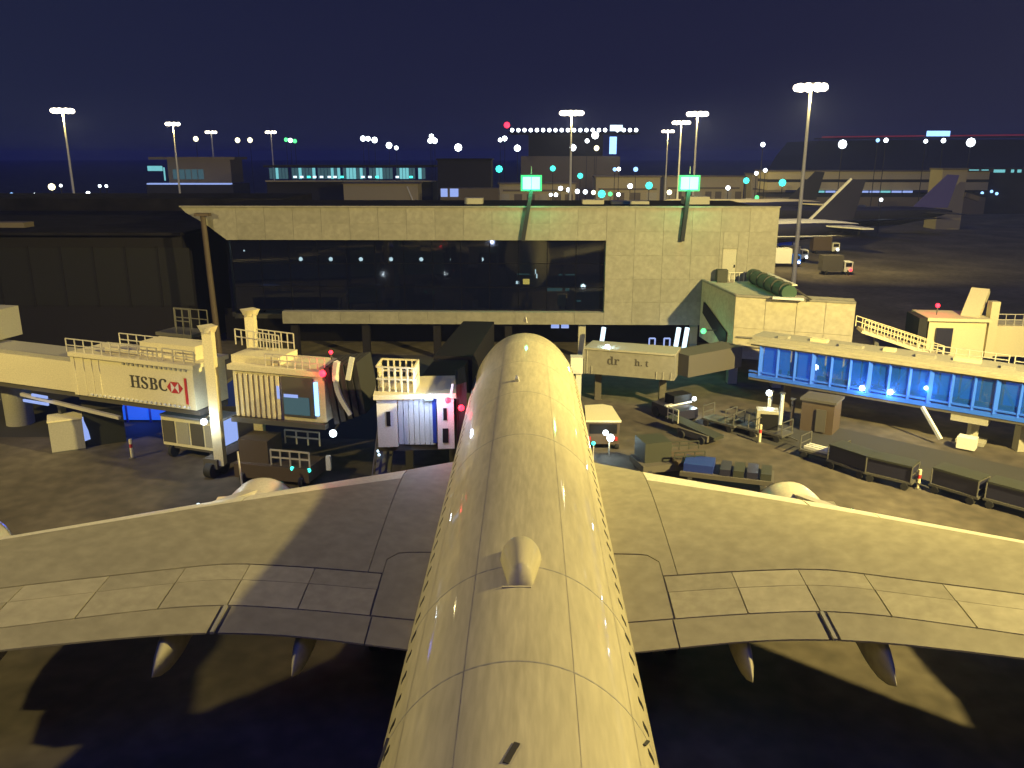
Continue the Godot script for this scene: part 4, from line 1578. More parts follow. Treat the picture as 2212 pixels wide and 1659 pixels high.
func bridge_right() -> void:
	var t := thing("glass_bridge", "blue-lit glass sided passenger bridge with yellow roof, right of the airliner", "passenger bridge", Vector3(33, 0, -65))
	var q0 := Vector3(21.0, 0, -72.5)
	var d := Vector3(16.4, 0, 12.5).normalized()
	var n := Vector3(-d.z, 0, d.x)
	var at := func(u: float, off: float, y: float): return q0 + d * u + n * off + Vector3.UP * y
	var L := 40.0
	var st := st_new()
	tunnel(st, at.call(-1.0, -1.7, 2.45), at.call(L, -1.7, 2.45), 3.5, 0.4)
	obj("floor", st, M.bridge_dark, t)
	st = st_new()
	tunnel(st, at.call(-1.2, -1.7, 5.78), at.call(L, -1.7, 5.78), 4.0, 0.22)
	var roof := obj("roof", st, M.clad_light, t)
	st = st_new()
	tunnel(st, at.call(-1.2, -1.9, 6.0), at.call(L, -1.9, 6.0), 2.6, 0.35)
	obj("roof_ridge", st, M.bridge_grey, roof)
	for k in 4:
		st = st_new()
		railing(st, at.call(12.0 + k * 7.0, -3.4, 6.05), at.call(18.6 + k * 7.0, -3.4, 6.05), 0.9, 0.9)
		obj("roof_railing", st, M.rail, roof)
	for k in 13:
		st = st_new()
		box(st, at.call(1.5 + k * 2.9, -1.2 - 0.6 * (k % 2), 6.42), Vector3(0.9 + 0.5 * (k % 3), 0.35, 0.7), -0.65)
		obj("roof_unit", st, M.bridge_paint if k % 2 else M.bridge_grey, roof)
	# chords
	for q in [[2.85, 0.34, "blue_paint"], [3.25, 0.12, "blue_paint"], [5.68, 0.16, "bridge_dark"]]:
		st = st_new()
		bar(st, at.call(-1.0, 0.0, q[0]), at.call(L, 0.0, q[0]), 0.2, q[1])
		obj("chord", st, M[q[2]], t)
	var bay := 1.55
	var nb := int(L / bay)
	for i in nb:
		var u := i * bay
		var wide := 0.34 if i % 3 == 0 else 0.2
		st = st_new()
		bar(st, at.call(u, 0.02, 2.95), at.call(u, 0.02, 5.66), wide, 0.16)
		obj("post", st, M.blue_paint, t)
		# V braces behind the glass
		if i % 3 == 1 and i > 3:
			for s in [-1, 1]:
				st = st_new()
				bar(st, at.call(u, -0.16, 3.1), at.call(u + s * bay * 0.92, -0.16, 5.6), 0.14, 0.14)
				obj("brace", st, M.blue_paint, t)
		st = st_new()
		bar(st, at.call(u + 0.1, -0.06, 4.35), at.call(u + bay - 0.1, -0.06, 4.35), 0.02, 2.6)
		obj("glass_pane", st, M.clear, t)
		# lit far side, pane by pane; some have their blinds drawn
		st = st_new()
		bar(st, at.call(u + 0.08, -3.3, 4.3), at.call(u + bay - 0.08, -3.3, 4.3), 0.05, 2.75)
		obj("rear_pane", st, M.lit_bridge if (i * 7) % 5 != 2 else M.blue_paint, t)
	# the first bays have blue boards inside the glass
	for q in [[0.2, 1.2, 0.0], [3.3, 1.7, 0.0], [1.9, 0.5, 0.0]]:
		st = st_new()
		bar(st, at.call(q[0], -0.2, 4.3), at.call(q[0] + q[1], -0.2, 4.3), 0.05, 2.5)
		obj("lit_board", st, M.lit_blue if q[1] > 1.0 else M.lit_bridge, t)
	for q in [[8.9, 3.35], [11.1, 3.4], [13.7, 4.2]]:
		st = st_new()
		ball(st, at.call(q[0], 0.2, q[1]), 0.24 if q[1] < 4.0 else 0.16, 8)
		obj("bulkhead_lamp", st, M.white_lamp, t)
		omni(t, at.call(q[0], 0.45, q[1] - 0.1), Color(0.85, 0.93, 1.0), 3.0, 0.2)
	# wheel unit under the bridge
	st = st_new()
	bar(st, at.call(13.6, 0.1, 2.6), at.call(15.4, 1.0, 0.5), 0.24, 0.24)
	obj("strut", st, M.white, t)
	st = st_new()
	box(st, Vector3(34.2, 0.6, -61.4), Vector3(1.3, 0.9, 1.0), -0.65)
	obj("drive_box", st, M.white, t)
	st = st_new()
	bar(st, at.call(17.2, -1.2, 0.3), at.call(17.2, -1.2, 2.5), 0.6, 0.6)
	box(st, at.call(17.0, -0.6, 2.2), Vector3(2.6, 0.6, 1.2), -0.65)
	box(st, at.call(17.2, -1.2, 0.2), Vector3(2.0, 0.3, 1.6), -0.65)
	obj("pedestal", st, M.bridge_grey, t)
	st = st_new()
	bar(st, at.call(20.5, -1.6, 0.0), at.call(20.5, -1.6, 2.5), 0.8, 0.8)
	obj("leg", st, M.bridge_grey, t)
	for u in [2.0, 6.0]:
		st = st_new()
		bar(st, at.call(u, -1.7, 0.0), at.call(u, -1.7, 2.5), 0.5, 0.5)
		obj("leg", st, M.brown, t)

func bridge_far() -> void:
	var t := thing("passenger_bridge", "pale bridge cab with red flashing light beyond the blue glass bridge", "passenger bridge", Vector3(42, 0, -80))
	var st := st_new()
	box(st, Vector3(41.3, 4.9, -80.5), Vector3(5.2, 3.8, 4.0), -0.1)
	var cab := obj("cab", st, M.bridge_paint, t)
	st = st_new()
	box(st, Vector3(39.9, 4.9, -78.42), Vector3(1.5, 2.5, 0.08), -0.1)
	obj("window", st, M.navy, cab)
	st = st_new()
	box(st, Vector3(41.3, 6.95, -80.4), Vector3(5.8, 0.3, 4.5), -0.1)
	obj("roof", st, M.bridge_paint, cab)
	for k in 4:
		st = st_new()
		box(st, Vector3(38.35 - k * 0.2, 5.2, -80.4), Vector3(0.18, 3.7, 3.6), -0.1)
		obj("canopy_fold", st, M.rubber, t)
	st = st_new()
	bar(st, Vector3(42.6, 6.9, -79.4), Vector3(44.4, 9.3, -81.5), 1.6, 0.6)
	bar(st, Vector3(44.6, 3.2, -79.2), Vector3(44.6, 8.6, -79.2), 0.8, 0.8)
	obj("lift_column", st, M.bridge_paint, t)
	st = st_new()
	tunnel(st, Vector3(43.5, 3.2, -81.0), Vector3(62, 3.4, -79.0), 3.2, 3.0)
	obj("tunnel", st, M.bridge_paint, t)
	st = st_new()
	railing(st, Vector3(44.5, 6.2, -79.6), Vector3(60, 6.4, -77.6), 1.1, 0.8)
	obj("railing", st, M.rail, t)
	st = st_new()
	ball(st, Vector3(39.8, 8.0, -80.2), 0.22, 8)
	obj("warning_light", st, M.red_lamp, t)
	st = st_new()
	bar(st, Vector3(39.8, 7.0, -80.2), Vector3(39.8, 7.9, -80.2), 0.08, 0.08)
	obj("light_stem", st, M.steel, t)
	omni(t, Vector3(39.8, 8.0, -80.2), Color(1, 0.15, 0.25), 3.0, 0.22)
	for x in [42.0, 54.0]:
		st = st_new()
		bar(st, Vector3(x, 0, -80.6), Vector3(x, 3.2, -80.6), 0.8, 0.8)
		obj("leg", st, M.bridge_grey, t)
	# gangway stairs between it and the walkway block
	t = thing("gangway_stairs", "pale ribbed gangway sloping down from the walkway block towards the far cab", "stairs", Vector3(34, 0, -77))
	st = st_new()
	bar(st, Vector3(31.0, 6.4, -76.4), Vector3(38.0, 4.2, -75.4), 2.0, 0.3)
	obj("deck", st, M.bridge_paint, t)
	st = st_new()
	railing(st, Vector3(31.0, 6.5, -75.3), Vector3(38.0, 4.3, -74.3), 1.0, 0.6)
	railing(st, Vector3(31.0, 6.5, -77.4), Vector3(38.0, 4.3, -76.4), 1.0, 0.6)
	obj("railing", st, M.bridge_paint, t)
	for x in [32.5, 36.5]:
		st = st_new()
		bar(st, Vector3(x, 0, -76), Vector3(x, 6.2 - (x - 31) * 0.31, -76), 0.4, 0.4)
		obj("leg", st, M.steel, t)

func sign_walkway() -> void:
	var t := thing("lettered_walkway", "beige covered walkway with half-lost lettering just right of the airliner's nose", "walkway", Vector3(9.2, 0, -73))
	var a := Vector3(5.3, 2.8, -73.6)
	var b := Vector3(13.1, 2.8, -71.0)
	var d := (b - a).normalized()
	var n := Vector3(-d.z, 0, d.x)
	var st := st_new()
	tunnel(st, a - n * 1.5, b - n * 1.5, 3.0, 2.25)
	var body := obj("body", st, M.clad_0, t)
	st = st_new()
	tunnel(st, a - n * 1.5 + Vector3.UP * 2.26, b - n * 1.5 + Vector3.UP * 2.26, 3.2, 0.16)
	obj("roof", st, M.bridge_grey, body)
	var yaw := -atan2(d.z, d.x)
	for q in [["dr", 2.7, 0.62], ["h.", 5.0, 0.5], ["t", 5.75, 0.5]]:
		var o := MeshInstance3D.new()
		o.name = "lettering"
		o.mesh = text_mesh(q[0], q[2] * 1.15)
		o.material_override = M.letters
		body.add_child(o, true)
		o.rotation.y = yaw
		o.position = a + d * q[1] + n * 0.012 + Vector3.UP * 1.35
	for k in 5:
		st = st_new()
		var u: float = [0.25, 0.7, 6.6, 7.2, 7.9][k]
		tunnel(st, a + d * u + n * 0.02, a + d * (u + 0.08) + n * 0.02, 0.08, 0.7 if k else 2.2)
		obj("rib", st, M.bridge_grey, body)
	st = st_new()
	tunnel(st, b - n * 1.9 + Vector3(0, 0.1, 0), Vector3(19.4, 2.9, -76.8), 2.6, 2.0)
	obj("link", st, M.bridge_dark, t)
	st = st_new()
	ball(st, a + n * 0.4 + Vector3(2.2, 2.45, -0.3), 0.26, 8)
	obj("roof_lamp", st, M.white_lamp, t)
	omni(t, a + n * 0.4 + Vector3(2.2, 2.7, -0.3), Color(0.8, 0.95, 1.0), 4.0, 0.26)
	for u in [1.0, 7.0]:
		st = st_new()
		var p = a + d * u - n * 1.5
		bar(st, Vector3(p.x, 0, p.z), p, 0.6, 0.6)
		obj("leg", st, M.bridge_dark, t)
	# lilac machine at its left end, beside the nose
	st = st_new()
	box(st, a + Vector3(-0.7, 0.9, 0.3), Vector3(1.1, 1.5, 1.2))
	bar(st, a + Vector3(-0.5, -2.4, 0.4), a + Vector3(-0.5, 0.2, 0.4), 0.5, 0.5)
	obj("end_frame", st, M.white, t)

# ------------------------------------------------------------------ floodlight masts
func mast(label: String, where: Vector3, h: float, energy: float, heads := 9, r := 2.1, goal := Vector3.ZERO, aim_energy := 0.0, group := "apron floodlight masts") -> Node3D:
	var t := thing("floodlight_mast", label, "floodlight mast", where, group)
	var st := st_new()
	tube(st, where, where + Vector3.UP * h, 0.42, 0.2, 14)
	var pole := obj("pole", st, M.white, t)
	st = st_new()
	tube(st, where + Vector3.UP * (h + 0.1), where + Vector3.UP * (h + 0.5), r * 0.75, r * 0.75, 18)
	obj("head_ring", st, M.steel, t)
	for k in heads:
		var a := TAU * k / heads
		st = st_new()
		ball(st, where + Vector3(cos(a) * r, h - 0.15, sin(a) * r), 0.78, 10, 0.8)
		obj("floodlight", st, M.flood, t)
	if energy > 0.0:
		omni(t, where + Vector3(0, h - 1.6, 0.9 if where.z < -60.0 else -0.9), SODIUM, energy, 0.7)
	if goal != Vector3.ZERO:
		aimed(t, where + Vector3(0, h - 1.6, -0.9), goal, aim_energy, 62.0)
	return t

# floodlights of a mast that are aimed at one place
func aimed(t: Node3D, at: Vector3, goal: Vector3, energy: float, cone: float) -> void:
	var l := SpotLight3D.new()
	l.name = "aimed_light"
	l.light_color = SODIUM
	l.light_energy = energy
	l.light_size = 0.7
	l.spot_range = 600.0
	l.spot_attenuation = 2.0
	l.spot_angle = cone
	l.spot_angle_attenuation = 1.0
	l.shadow_enabled = true
	t.add_child(l, true)
	l.look_at_from_position(at, goal, Vector3.UP)
	l.position = at - t.position

func masts() -> void:
	mast("tall floodlight mast just right of the terminal, the nearest in view", Vector3(46.9, 0, -146.7), 33.0, 90.0, 9, 2.1, Vector3(72, 0, -200), 3600.0)
	mast("floodlight mast at far left, standing alone", Vector3(-117.6, 0, -218.1), 33.0, 150.0, 9, 2.1, Vector3(-120, 0, -290), 1500.0)
	mast("second floodlight mast from the left, behind the far pier", Vector3(-127.7, 0, -309.7), 33.0, 200.0, 7, 1.9)
	mast("third floodlight mast from the left, with a second lamp below its head", Vector3(-154.5, 0, -419.1), 33.0, 0.0, 7, 2.1)
	mast("floodlight mast left of the row of small green lamps", Vector3(-125.4, 0, -419.6), 33.0, 0.0, 7, 2.0)
	mast("brightest floodlight mast, in the middle in front of the hangar", Vector3(11.5, 0, -232.3), 33.0, 150.0, 11, 2.6, Vector3(25, 0, -310), 3400.0)
	mast("leftmost and smallest of three masts right of the hangar", Vector3(65.3, 0, -407.4), 33.0, 300.0, 7, 2.3)
	mast("middle one of three masts right of the hangar", Vector3(52.6, 0, -300.3), 33.0, 150.0, 9, 2.5, Vector3(70, 0, -390), 3000.0)
	mast("tallest, rightmost one of three masts right of the hangar", Vector3(46.0, 0, -238.1), 33.0, 120.0, 9, 2.3, Vector3(95, 0, -310), 3000.0)
	# the two masts whose light falls on the airliner stand beside the stand, out of this view
	var a := mast("floodlight mast beside the airliner's right wing tip", Vector3(45.0, 0, -25.0), 33.5, 3900.0)
	aimed(a, Vector3(44.6, 32.2, -26.0), Vector3(0.0, 5.0, -82.0), 8500.0, 46.0)
	a = mast("floodlight mast beside the airliner's left wing tip", Vector3(-60.0, 0, -25.0), 33.5, 2000.0)
	aimed(a, Vector3(-59.6, 32.2, -26.0), Vector3(-12.0, 5.0, -80.0), 700.0, 44.0)

# ------------------------------------------------------------------ green docking displays over the terminal
func guidance_signs() -> void:
	for q in [[0.45, -0.4, "left of two green docking displays on posts above the terminal roof"], [16.95, 16.55, "right of two green docking displays on posts above the terminal roof"]]:
		var c := Vector3(q[0], 19.2, -89.4)
		var t := thing("docking_display", q[2], "display", Vector3(q[1], 13.2, -89.6), "green docking displays")
		var st := st_new()
		bar(st, Vector3(q[1], 13.2, -89.7), Vector3(q[0], 18.5, -89.7), 0.62, 0.4)
		obj("post", st, M.far_dark, t)
		st = st_new()
		box(st, c + Vector3(0, 0, -0.15), Vector3(2.2, 1.62, 0.3))
		obj("halo_housing", st, M.sign_halo, t)  # glows to draw the green halo round the lit panels
		for s in [-1, 1]:
			st = st_new()
			box(st, c + Vector3(s * 0.46, 0, 0.03), Vector3(0.86, 1.24, 0.06))
			obj("lit_panel", st, M.sign_green, t)
		st = st_new()
		bar(st, c + Vector3(0, 0.95, -0.1), c + Vector3(0, 1.7, -0.1), 0.08, 0.08)
		obj("aerial", st, M.steel, t)
		omni(t, c + Vector3(0, -0.2, 0.8), Color(0.2, 1.0, 0.6), 30.0, 0.6)

# ------------------------------------------------------------------ vehicles and small things on the apron
func wheel_set(t: Node3D, c: Vector3, dx: float, dz: float, r: float, yaw := 0.0) -> void:
	var b := Basis(Vector3.UP, yaw)
	for sx in [-1, 1]:
		for sz in [-1, 1]:
			var p := c + b * Vector3(sx * dx, 0, sz * dz)
			var st := st_new()
			tube(st, p - b * Vector3(0.14, 0, 0) + Vector3.UP * r, p + b * Vector3(0.14, 0, 0) + Vector3.UP * r, r, r, 14)
			obj("wheel", st, M.rubber, t)

func dolly(label: String, where: Vector3, yaw: float, cargo: String) -> void:
	var t := thing("baggage_dolly", label, "baggage dolly", where, "baggage dollies by the service road")
	var b := Basis(Vector3.UP, yaw)
	var st := st_new()
	box(st, where + Vector3(0, 0.55, 0), Vector3(1.7, 0.16, 3.2), yaw)
	obj("bed", st, M.steel, t)
	wheel_set(t, where, 0.75, 1.15, 0.26, yaw)
	for e in [-1.5, 1.5]:
		st = st_new()
		for s in [-1, 1]:
			bar(st, where + b * Vector3(0.8 * s, 0.6, e), where + b * Vector3(0.8 * s, 1.7, e), 0.07, 0.07)
		for y in [1.1, 1.68]:
			bar(st, where + b * Vector3(-0.8, y, e), where + b * Vector3(0.8, y, e), 0.06, 0.06)
		obj("end_rail", st, M.steel, t)
	st = st_new()
	bar(st, where + b * Vector3(0, 0.45, 1.6), where + b * Vector3(0, 0.3, 2.5), 0.08, 0.08)
	obj("tow_bar", st, M.steel, t)
	if cargo == "cover":
		st = st_new()
		box(st, where + Vector3(0, 1.15, 0), Vector3(1.5, 1.0, 2.9), yaw)
		obj("cover", st, M.navy, t)
		st = st_new()
		box(st, where + Vector3(0, 1.72, 0), Vector3(1.62, 0.14, 3.0), yaw)
		obj("roof", st, M.olive, t)
	elif cargo == "bars":
		for k in 3:
			st = st_new()
			box(st, where + b * Vector3(-0.4 + k * 0.4, 0.75, 0), Vector3(0.2, 0.2, 2.8), yaw)
			obj("roller", st, M.white, t)

func lamp_post(label: String, where: Vector3, h: float, balls: Array, key: String, e := 0.0, group := "") -> void:
	var t := thing("lamp_post", label, "lamp", where, group)
	var st := st_new()
	tube(st, where, where + Vector3.UP * h, 0.06, 0.05, 8)
	obj("post", st, M.rail, t)
	for q in balls:
		st = st_new()
		ball(st, where + Vector3(q[0], h + q[1], 0.0), q[2], 8)
		obj("lamp", st, M[key], t)
	if e > 0.0:
		omni(t, where + Vector3(0, h + 0.1, 0.3), Color(0.85, 0.97, 1.0), e, 0.25)

func bollard(label: String, where: Vector3, h := 1.0) -> void:
	var t := thing("bollard", label, "bollard", where, "striped posts on the apron")
	var st := st_new()
	tube(st, where, where + Vector3.UP * h, 0.11, 0.11, 10)
	obj("post", st, M.bridge_paint, t)
	st = st_new()
	tube(st, where + Vector3.UP * h * 0.55, where + Vector3.UP * h * 0.75, 0.118, 0.118, 10)
	obj("band", st, M.red_paint, t)
	st = st_new()
	tube(st, where, where + Vector3.UP * 0.08, 0.26, 0.22, 10)
	obj("foot", st, M.bridge_dark, t)

func apron_things() -> void:
	# white roofed van by the nose
	var v := thing("van", "white roofed van with dark sides parked right beside the airliner's nose", "van", Vector3(6.0, 0, -62.4))
	var st := st_new()
	slab(st, PackedVector2Array([Vector2(4.75, -64.3), Vector2(7.05, -64.3), Vector2(7.25, -60.7), Vector2(4.7, -60.7)]), 0.5, 2.3)
	obj("body", st, M.brown, v)
	st = st_new()
	slab(st, PackedVector2Array([Vector2(4.8, -64.6), Vector2(6.3, -64.9), Vector2(7.0, -64.4), Vector2(7.35, -60.6), Vector2(4.65, -60.6)]), 2.3, 2.46)
	obj("roof", st, M.bridge_paint, v)
	st = st_new()
	box(st, Vector3(6.0, 1.75, -60.68), Vector3(2.1, 0.75, 0.06))
	obj("rear_window", st, M.black, v)
	wheel_set(v, Vector3(6.0, 0, -62.4), 1.12, 1.25, 0.36)
	for x in [4.95, 7.0]:
		st = st_new()
		box(st, Vector3(x, 0.95, -60.66), Vector3(0.22, 0.3, 0.08))
		obj("tail_lamp", st, M.red_paint, v)
	# tow tractor with dark canopy near the walkway
	v = thing("tow_tractor", "dark tow tractor with pale bumper and one lamp under the lettered walkway", "tractor", Vector3(12.9, 0, -69.0))
	st = st_new()
	box(st, Vector3(12.9, 0.8, -69.0), Vector3(2.2, 0.8, 3.6), 0.5)
	obj("body", st, M.navy, v)
	st = st_new()
	box(st, Vector3(13.3, 1.6, -69.7), Vector3(1.9, 0.9, 1.3), 0.5)
	obj("cab", st, M.black, v)
	st = st_new()
	bar(st, Vector3(12.0, 1.25, -68.4), Vector3(14.4, 1.35, -69.6), 0.35, 0.12)
	obj("bumper", st, M.white, v)
	wheel_set(v, Vector3(12.9, 0, -69.0), 1.0, 1.2, 0.45, 0.5)
	st = st_new()
	ball(st, Vector3(14.6, 1.7, -69.2), 0.2, 8)
	obj("headlamp", st, M.white_lamp, v)
	omni(v, Vector3(14.6, 1.7, -68.9), Color(0.85, 0.97, 1), 3.0, 0.2)
	# belt loader
	v = thing("belt_loader", "low belt loader with raised pale guard rails, right of the van", "loader", Vector3(13.4, 0, -63.6))
	st = st_new()
	bar(st, Vector3(12.0, 1.1, -66.0), Vector3(15.2, 0.6, -62.0), 1.2, 0.25)
	obj("belt", st, M.olive, v)
	st = st_new()
	box(st, Vector3(13.9, 0.5, -63.5), Vector3(1.6, 0.5, 3.0), 0.7)
	obj("chassis", st, M.bridge_dark, v)
	st = st_new()
	railing(st, Vector3(11.7, 1.1, -65.3), Vector3(12.4, 1.0, -64.4), 1.1, 0.7)
	obj("guard_rail", st, M.rail, v)
	wheel_set(v, Vector3(13.9, 0, -63.5), 0.8, 1.0, 0.3, 0.7)
	# stacked dark dollies and frames by the walkway leg
	for k in 3:
		dolly(["empty dolly under the walkway block, left of three", "empty dolly under the walkway block, middle of three", "empty dolly under the walkway block, right of three"][k], Vector3(16.6 + k * 1.6, 0, -66.6 + k * 1.2), 0.75, "")
	# container loader in front of the right wing's leading edge
	v = thing("container_loader", "dark olive container loader seen just above the right wing's front edge", "loader", Vector3(10.2, 0, -56.4))
	st = st_new()
	box(st, Vector3(10.2, 0.75, -56.4), Vector3(4.6, 0.5, 2.6), 0.25)
	obj("chassis", st, M.bridge_dark, v)
	st = st_new()
	box(st, Vector3(9.2, 1.7, -56.5), Vector3(2.0, 1.5, 2.0), 0.25)
	obj("operator_cab", st, M.olive, v)
	st = st_new()
	box(st, Vector3(11.6, 1.15, -56.1), Vector3(2.4, 0.3, 2.4), 0.25)
	obj("platform", st, M.brown, v)
	st = st_new()
	for z in [-57.2, -55.0]:
		st = st_new()
		railing(st, Vector3(10.5, 1.3, z), Vector3(12.7, 1.3, z - 0.4), 0.6, 0.8)
		obj("guard_rail", st, M.olive, v)
	wheel_set(v, Vector3(10.2, 0, -56.4), 1.8, 1.1, 0.36, 0.25)
	# long low trailer with blue cover
	v = thing("flat_trailer", "long dark flat trailer with navy blue sheet at its left end, beyond right wing", "trailer", Vector3(14.0, 0, -54.0))
	st = st_new()
	box(st, Vector3(14.0, 0.8, -54.0), Vector3(6.2, 0.3, 2.3), -0.3)
	obj("bed", st, M.bridge_dark, v)
	st = st_new()
	box(st, Vector3(12.2, 1.2, -54.6), Vector3(2.0, 0.6, 1.9), -0.3)
	obj("sheet", st, M.blue_deep, v)
	for k in 4:
		st = st_new()
		box(st, Vector3(13.9 + k * 0.85, 1.15, -54.0 + k * 0.27), Vector3(0.7, 0.5, 1.9), -0.3)
		obj("crate", st, M.olive if k % 2 else M.navy, v)
	wheel_set(v, Vector3(14.0, 0, -54.0), 2.4, 0.95, 0.34, -0.3)
	# dollies in a row along the dark strip
	dolly("red and white ended dolly with three pale rollers, at the left end of the dark strip", Vector3(22.4, 0, -59.0), 0.78, "bars")
	dolly("covered dolly nearest the right wing engine, first of the covered row", Vector3(23.6, 0, -56.6), 0.62, "cover")
	dolly("second covered dolly from the left on the dark strip", Vector3(25.5, 0, -54.5), 0.86, "cover")
	dolly("third covered dolly from the left, beyond the post on the dark strip", Vector3(29.0, 0, -52.2), 0.68, "cover")
	dolly("covered dolly at the right edge, fourth on the dark strip", Vector3(31.4, 0, -49.9), 0.76, "cover")
	bollard("short pale post between covered dollies on the dark strip", Vector3(26.9, 0, -53.4), 1.4)
	bollard("short pale post left of the dark strip, below the walkway block", Vector3(18.6, 0, -62.7), 1.5)
	bollard("short pale post on the open ground left of the bridge wheels", Vector3(-29.6, 0, -58.3), 1.5)
	lamp_post("two round white lamps on a short stand in front of the van", Vector3(6.35, 0, -59.3), 1.45, [[0.08, 0.05, 0.3], [-0.3, 0.45, 0.22]], "white_lamp", 6.0)
	lamp_post("small lamp beside the airliner's nose on the right, next to the twin lamps", Vector3(5.1, 0, -58.6), 1.3, [[0.0, 0.0, 0.16]], "teal_lamp")
	lamp_post("small white lamp on a post left of the brown kiosk", Vector3(20.2, 0, -66.6), 3.0, [[0.0, 0.0, 0.26]], "white_lamp", 5.0)
	# kiosk under the glass bridge
	v = thing("kiosk", "brown equipment kiosk standing beneath the left end of the glass bridge", "kiosk", Vector3(24.5, 0, -66.2))
	st = st_new()
	box(st, Vector3(24.5, 1.3, -66.2), Vector3(2.6, 2.6, 2.2), -0.6)
	obj("wall", st, M.brown, v)
	st = st_new()
	box(st, Vector3(24.5, 2.7, -66.2), Vector3(2.9, 0.2, 2.5), -0.6)
	obj("roof", st, M.bridge_dark, v)
	st = st_new()
	box(st, Vector3(24.1, 1.1, -65.0), Vector3(0.8, 1.9, 0.08), -0.6)
	obj("door", st, M.bridge_dark, v)
	v = thing("fuel_cabinet", "dark cabinet with open shutter left of the brown kiosk", "cabinet", Vector3(19.6, 0, -64.6))
	st = st_new()
	box(st, Vector3(19.6, 1.1, -64.6), Vector3(1.7, 2.2, 1.2), -0.2)
	obj("wall", st, M.bridge_grey, v)
	st = st_new()
	box(st, Vector3(19.62, 1.05, -63.98), Vector3(1.4, 1.8, 0.06), -0.2)
	obj("shutter", st, M.black, v)
	for q in [[21.6, -67.4, 2.7], [22.4, -67.0, 2.3], [20.9, -68.4, 2.6]]:
		v = thing("pipe_stand", "pale upright pipe by the walkway block, %s" % {2.7: "tallest of three", 2.3: "nearest of three", 2.6: "farthest of three"}[q[2]], "pipe", Vector3(q[0], 0, q[1]), "upright pipes by the walkway block")
		st = st_new()
		tube(st, Vector3(q[0], 0, q[1]), Vector3(q[0], q[2], q[1]), 0.16, 0.16, 10)
		obj("pipe", st, M.white if q[2] > 2.5 else M.brown, v)
		st = st_new()
		tube(st, Vector3(q[0], q[2], q[1]), Vector3(q[0], q[2] + 0.1, q[1]), 0.24, 0.24, 10)
		obj("flange", st, M.steel, v)
	# left: container, ground unit, loader under the bridge
	v = thing("cargo_container", "small tan cargo container standing on the ground at far left", "container", Vector3(-35.6, 0, -60.5))
	st = st_new()
	box(st, Vector3(-35.6, 1.28, -60.5), Vector3(2.3, 2.4, 2.0), 0.5)
	obj("body", st, M.bridge_grey, v)
	st = st_new()
	box(st, Vector3(-35.6, 2.52, -60.5), Vector3(2.4, 0.12, 2.1), 0.5)
	obj("lid", st, M.bridge_paint, v)
	st = st_new()
	box(st, Vector3(-35.6, 0.05, -60.5), Vector3(2.35, 0.1, 2.05), 0.5)
	obj("base", st, M.steel, v)
	v = thing("dark_container", "dark container beside the tan container, in shadow", "container", Vector3(-33.6, 0, -62.4))
	st = st_new()
	box(st, Vector3(-33.6, 1.45, -62.4), Vector3(2.8, 2.9, 2.4), 0.5)
	obj("body", st, M.olive, v)
	st = st_new()
	box(st, Vector3(-33.6, 2.96, -62.4), Vector3(2.9, 0.12, 2.5), 0.5)
	obj("lid", st, M.bridge_dark, v)
	v = thing("ground_air_unit", "pale ground air unit with dark side panels under the lettered bridge", "air unit", Vector3(-24.5, 0, -59.0))
	var yaw := -0.33
	var b := Basis(Vector3.UP, yaw)
	var c := Vector3(-24.5, 0, -59.0)
	st = st_new()
	box(st, c + Vector3(0, 2.1, 0), Vector3(5.2, 2.3, 2.2), yaw)
	obj("casing", st, M.bridge_paint, v)
	for k in 4:
		st = st_new()
		box(st, c + b * Vector3(-1.95 + k * 1.3, 2.05, 1.12), Vector3(1.12, 1.7, 0.06), yaw)
		obj("side_panel", st, M.bridge_dark if k % 2 == 0 else M.bridge_grey, v)
	st = st_new()
	box(st, c + b * Vector3(0, 3.3, 0), Vector3(5.3, 0.12, 2.3), yaw)
	obj("lid", st, M.white, v)
	st = st_new()
	box(st, c + b * Vector3(2.62, 2.2, 0), Vector3(0.06, 1.9, 1.9), yaw)
	obj("lit_end", st, M.strip, v)
	wheel_set(v, c, 1.9, 0.9, 0.5, yaw)
	st = st_new()
	box(st, c + Vector3(0, 0.85, 0), Vector3(5.0, 0.24, 2.0), yaw)
	obj("chassis", st, M.bridge_dark, v)
	v = thing("cargo_loader", "brown cargo loader with two teal lamps under the bridge cab", "loader", Vector3(-17.2, 0, -54.4))
	st = st_new()
	box(st, Vector3(-17.2, 0.9, -54.4), Vector3(5.6, 1.0, 2.6), -0.2)
	obj("chassis", st, M.brown, v)
	st = st_new()
	box(st, Vector3(-18.6, 2.2, -54.8), Vector3(2.2, 1.7, 2.0), -0.2)
	obj("cab", st, M.brown, v)
	st = st_new()
	railing(st, Vector3(-17.4, 1.5, -53.2), Vector3(-14.6, 1.5, -52.6), 1.1, 0.8, 0.05)
	obj("guard_rail", st, M.rail, v)
	st = st_new()
	railing(st, Vector3(-17.0, 2.3, -55.4), Vector3(-14.4, 2.3, -54.8), 1.0, 0.8, 0.05)
	obj("guard_rail", st, M.rail, v)
	wheel_set(v, Vector3(-17.2, 0, -54.4), 2.2, 1.1, 0.42, -0.2)
	for q in [[-15.9, 1.35, -52.9], [-14.7, 1.3, -52.7]]:
		st = st_new()
		ball(st, Vector3(q[0], q[1], q[2]), 0.15, 8)
		obj("marker_lamp", st, M.teal_lamp, v)
	st = st_new()
	box(st, Vector3(-13.3, 1.9, -52.6), Vector3(0.3, 1.0, 0.3))
	obj("ladder", st, M.white, v)
	v = thing("hose_pole", "thin pale leaning pole under the bridge, in front of the cargo loader", "pole", Vector3(-18.4, 0, -50.2))
	st = st_new()
	tube(st, Vector3(-18.4, 0, -50.2), Vector3(-18.7, 3.4, -50.6), 0.07, 0.06, 8)
	obj("shaft", st, M.rail, v)
	st = st_new()
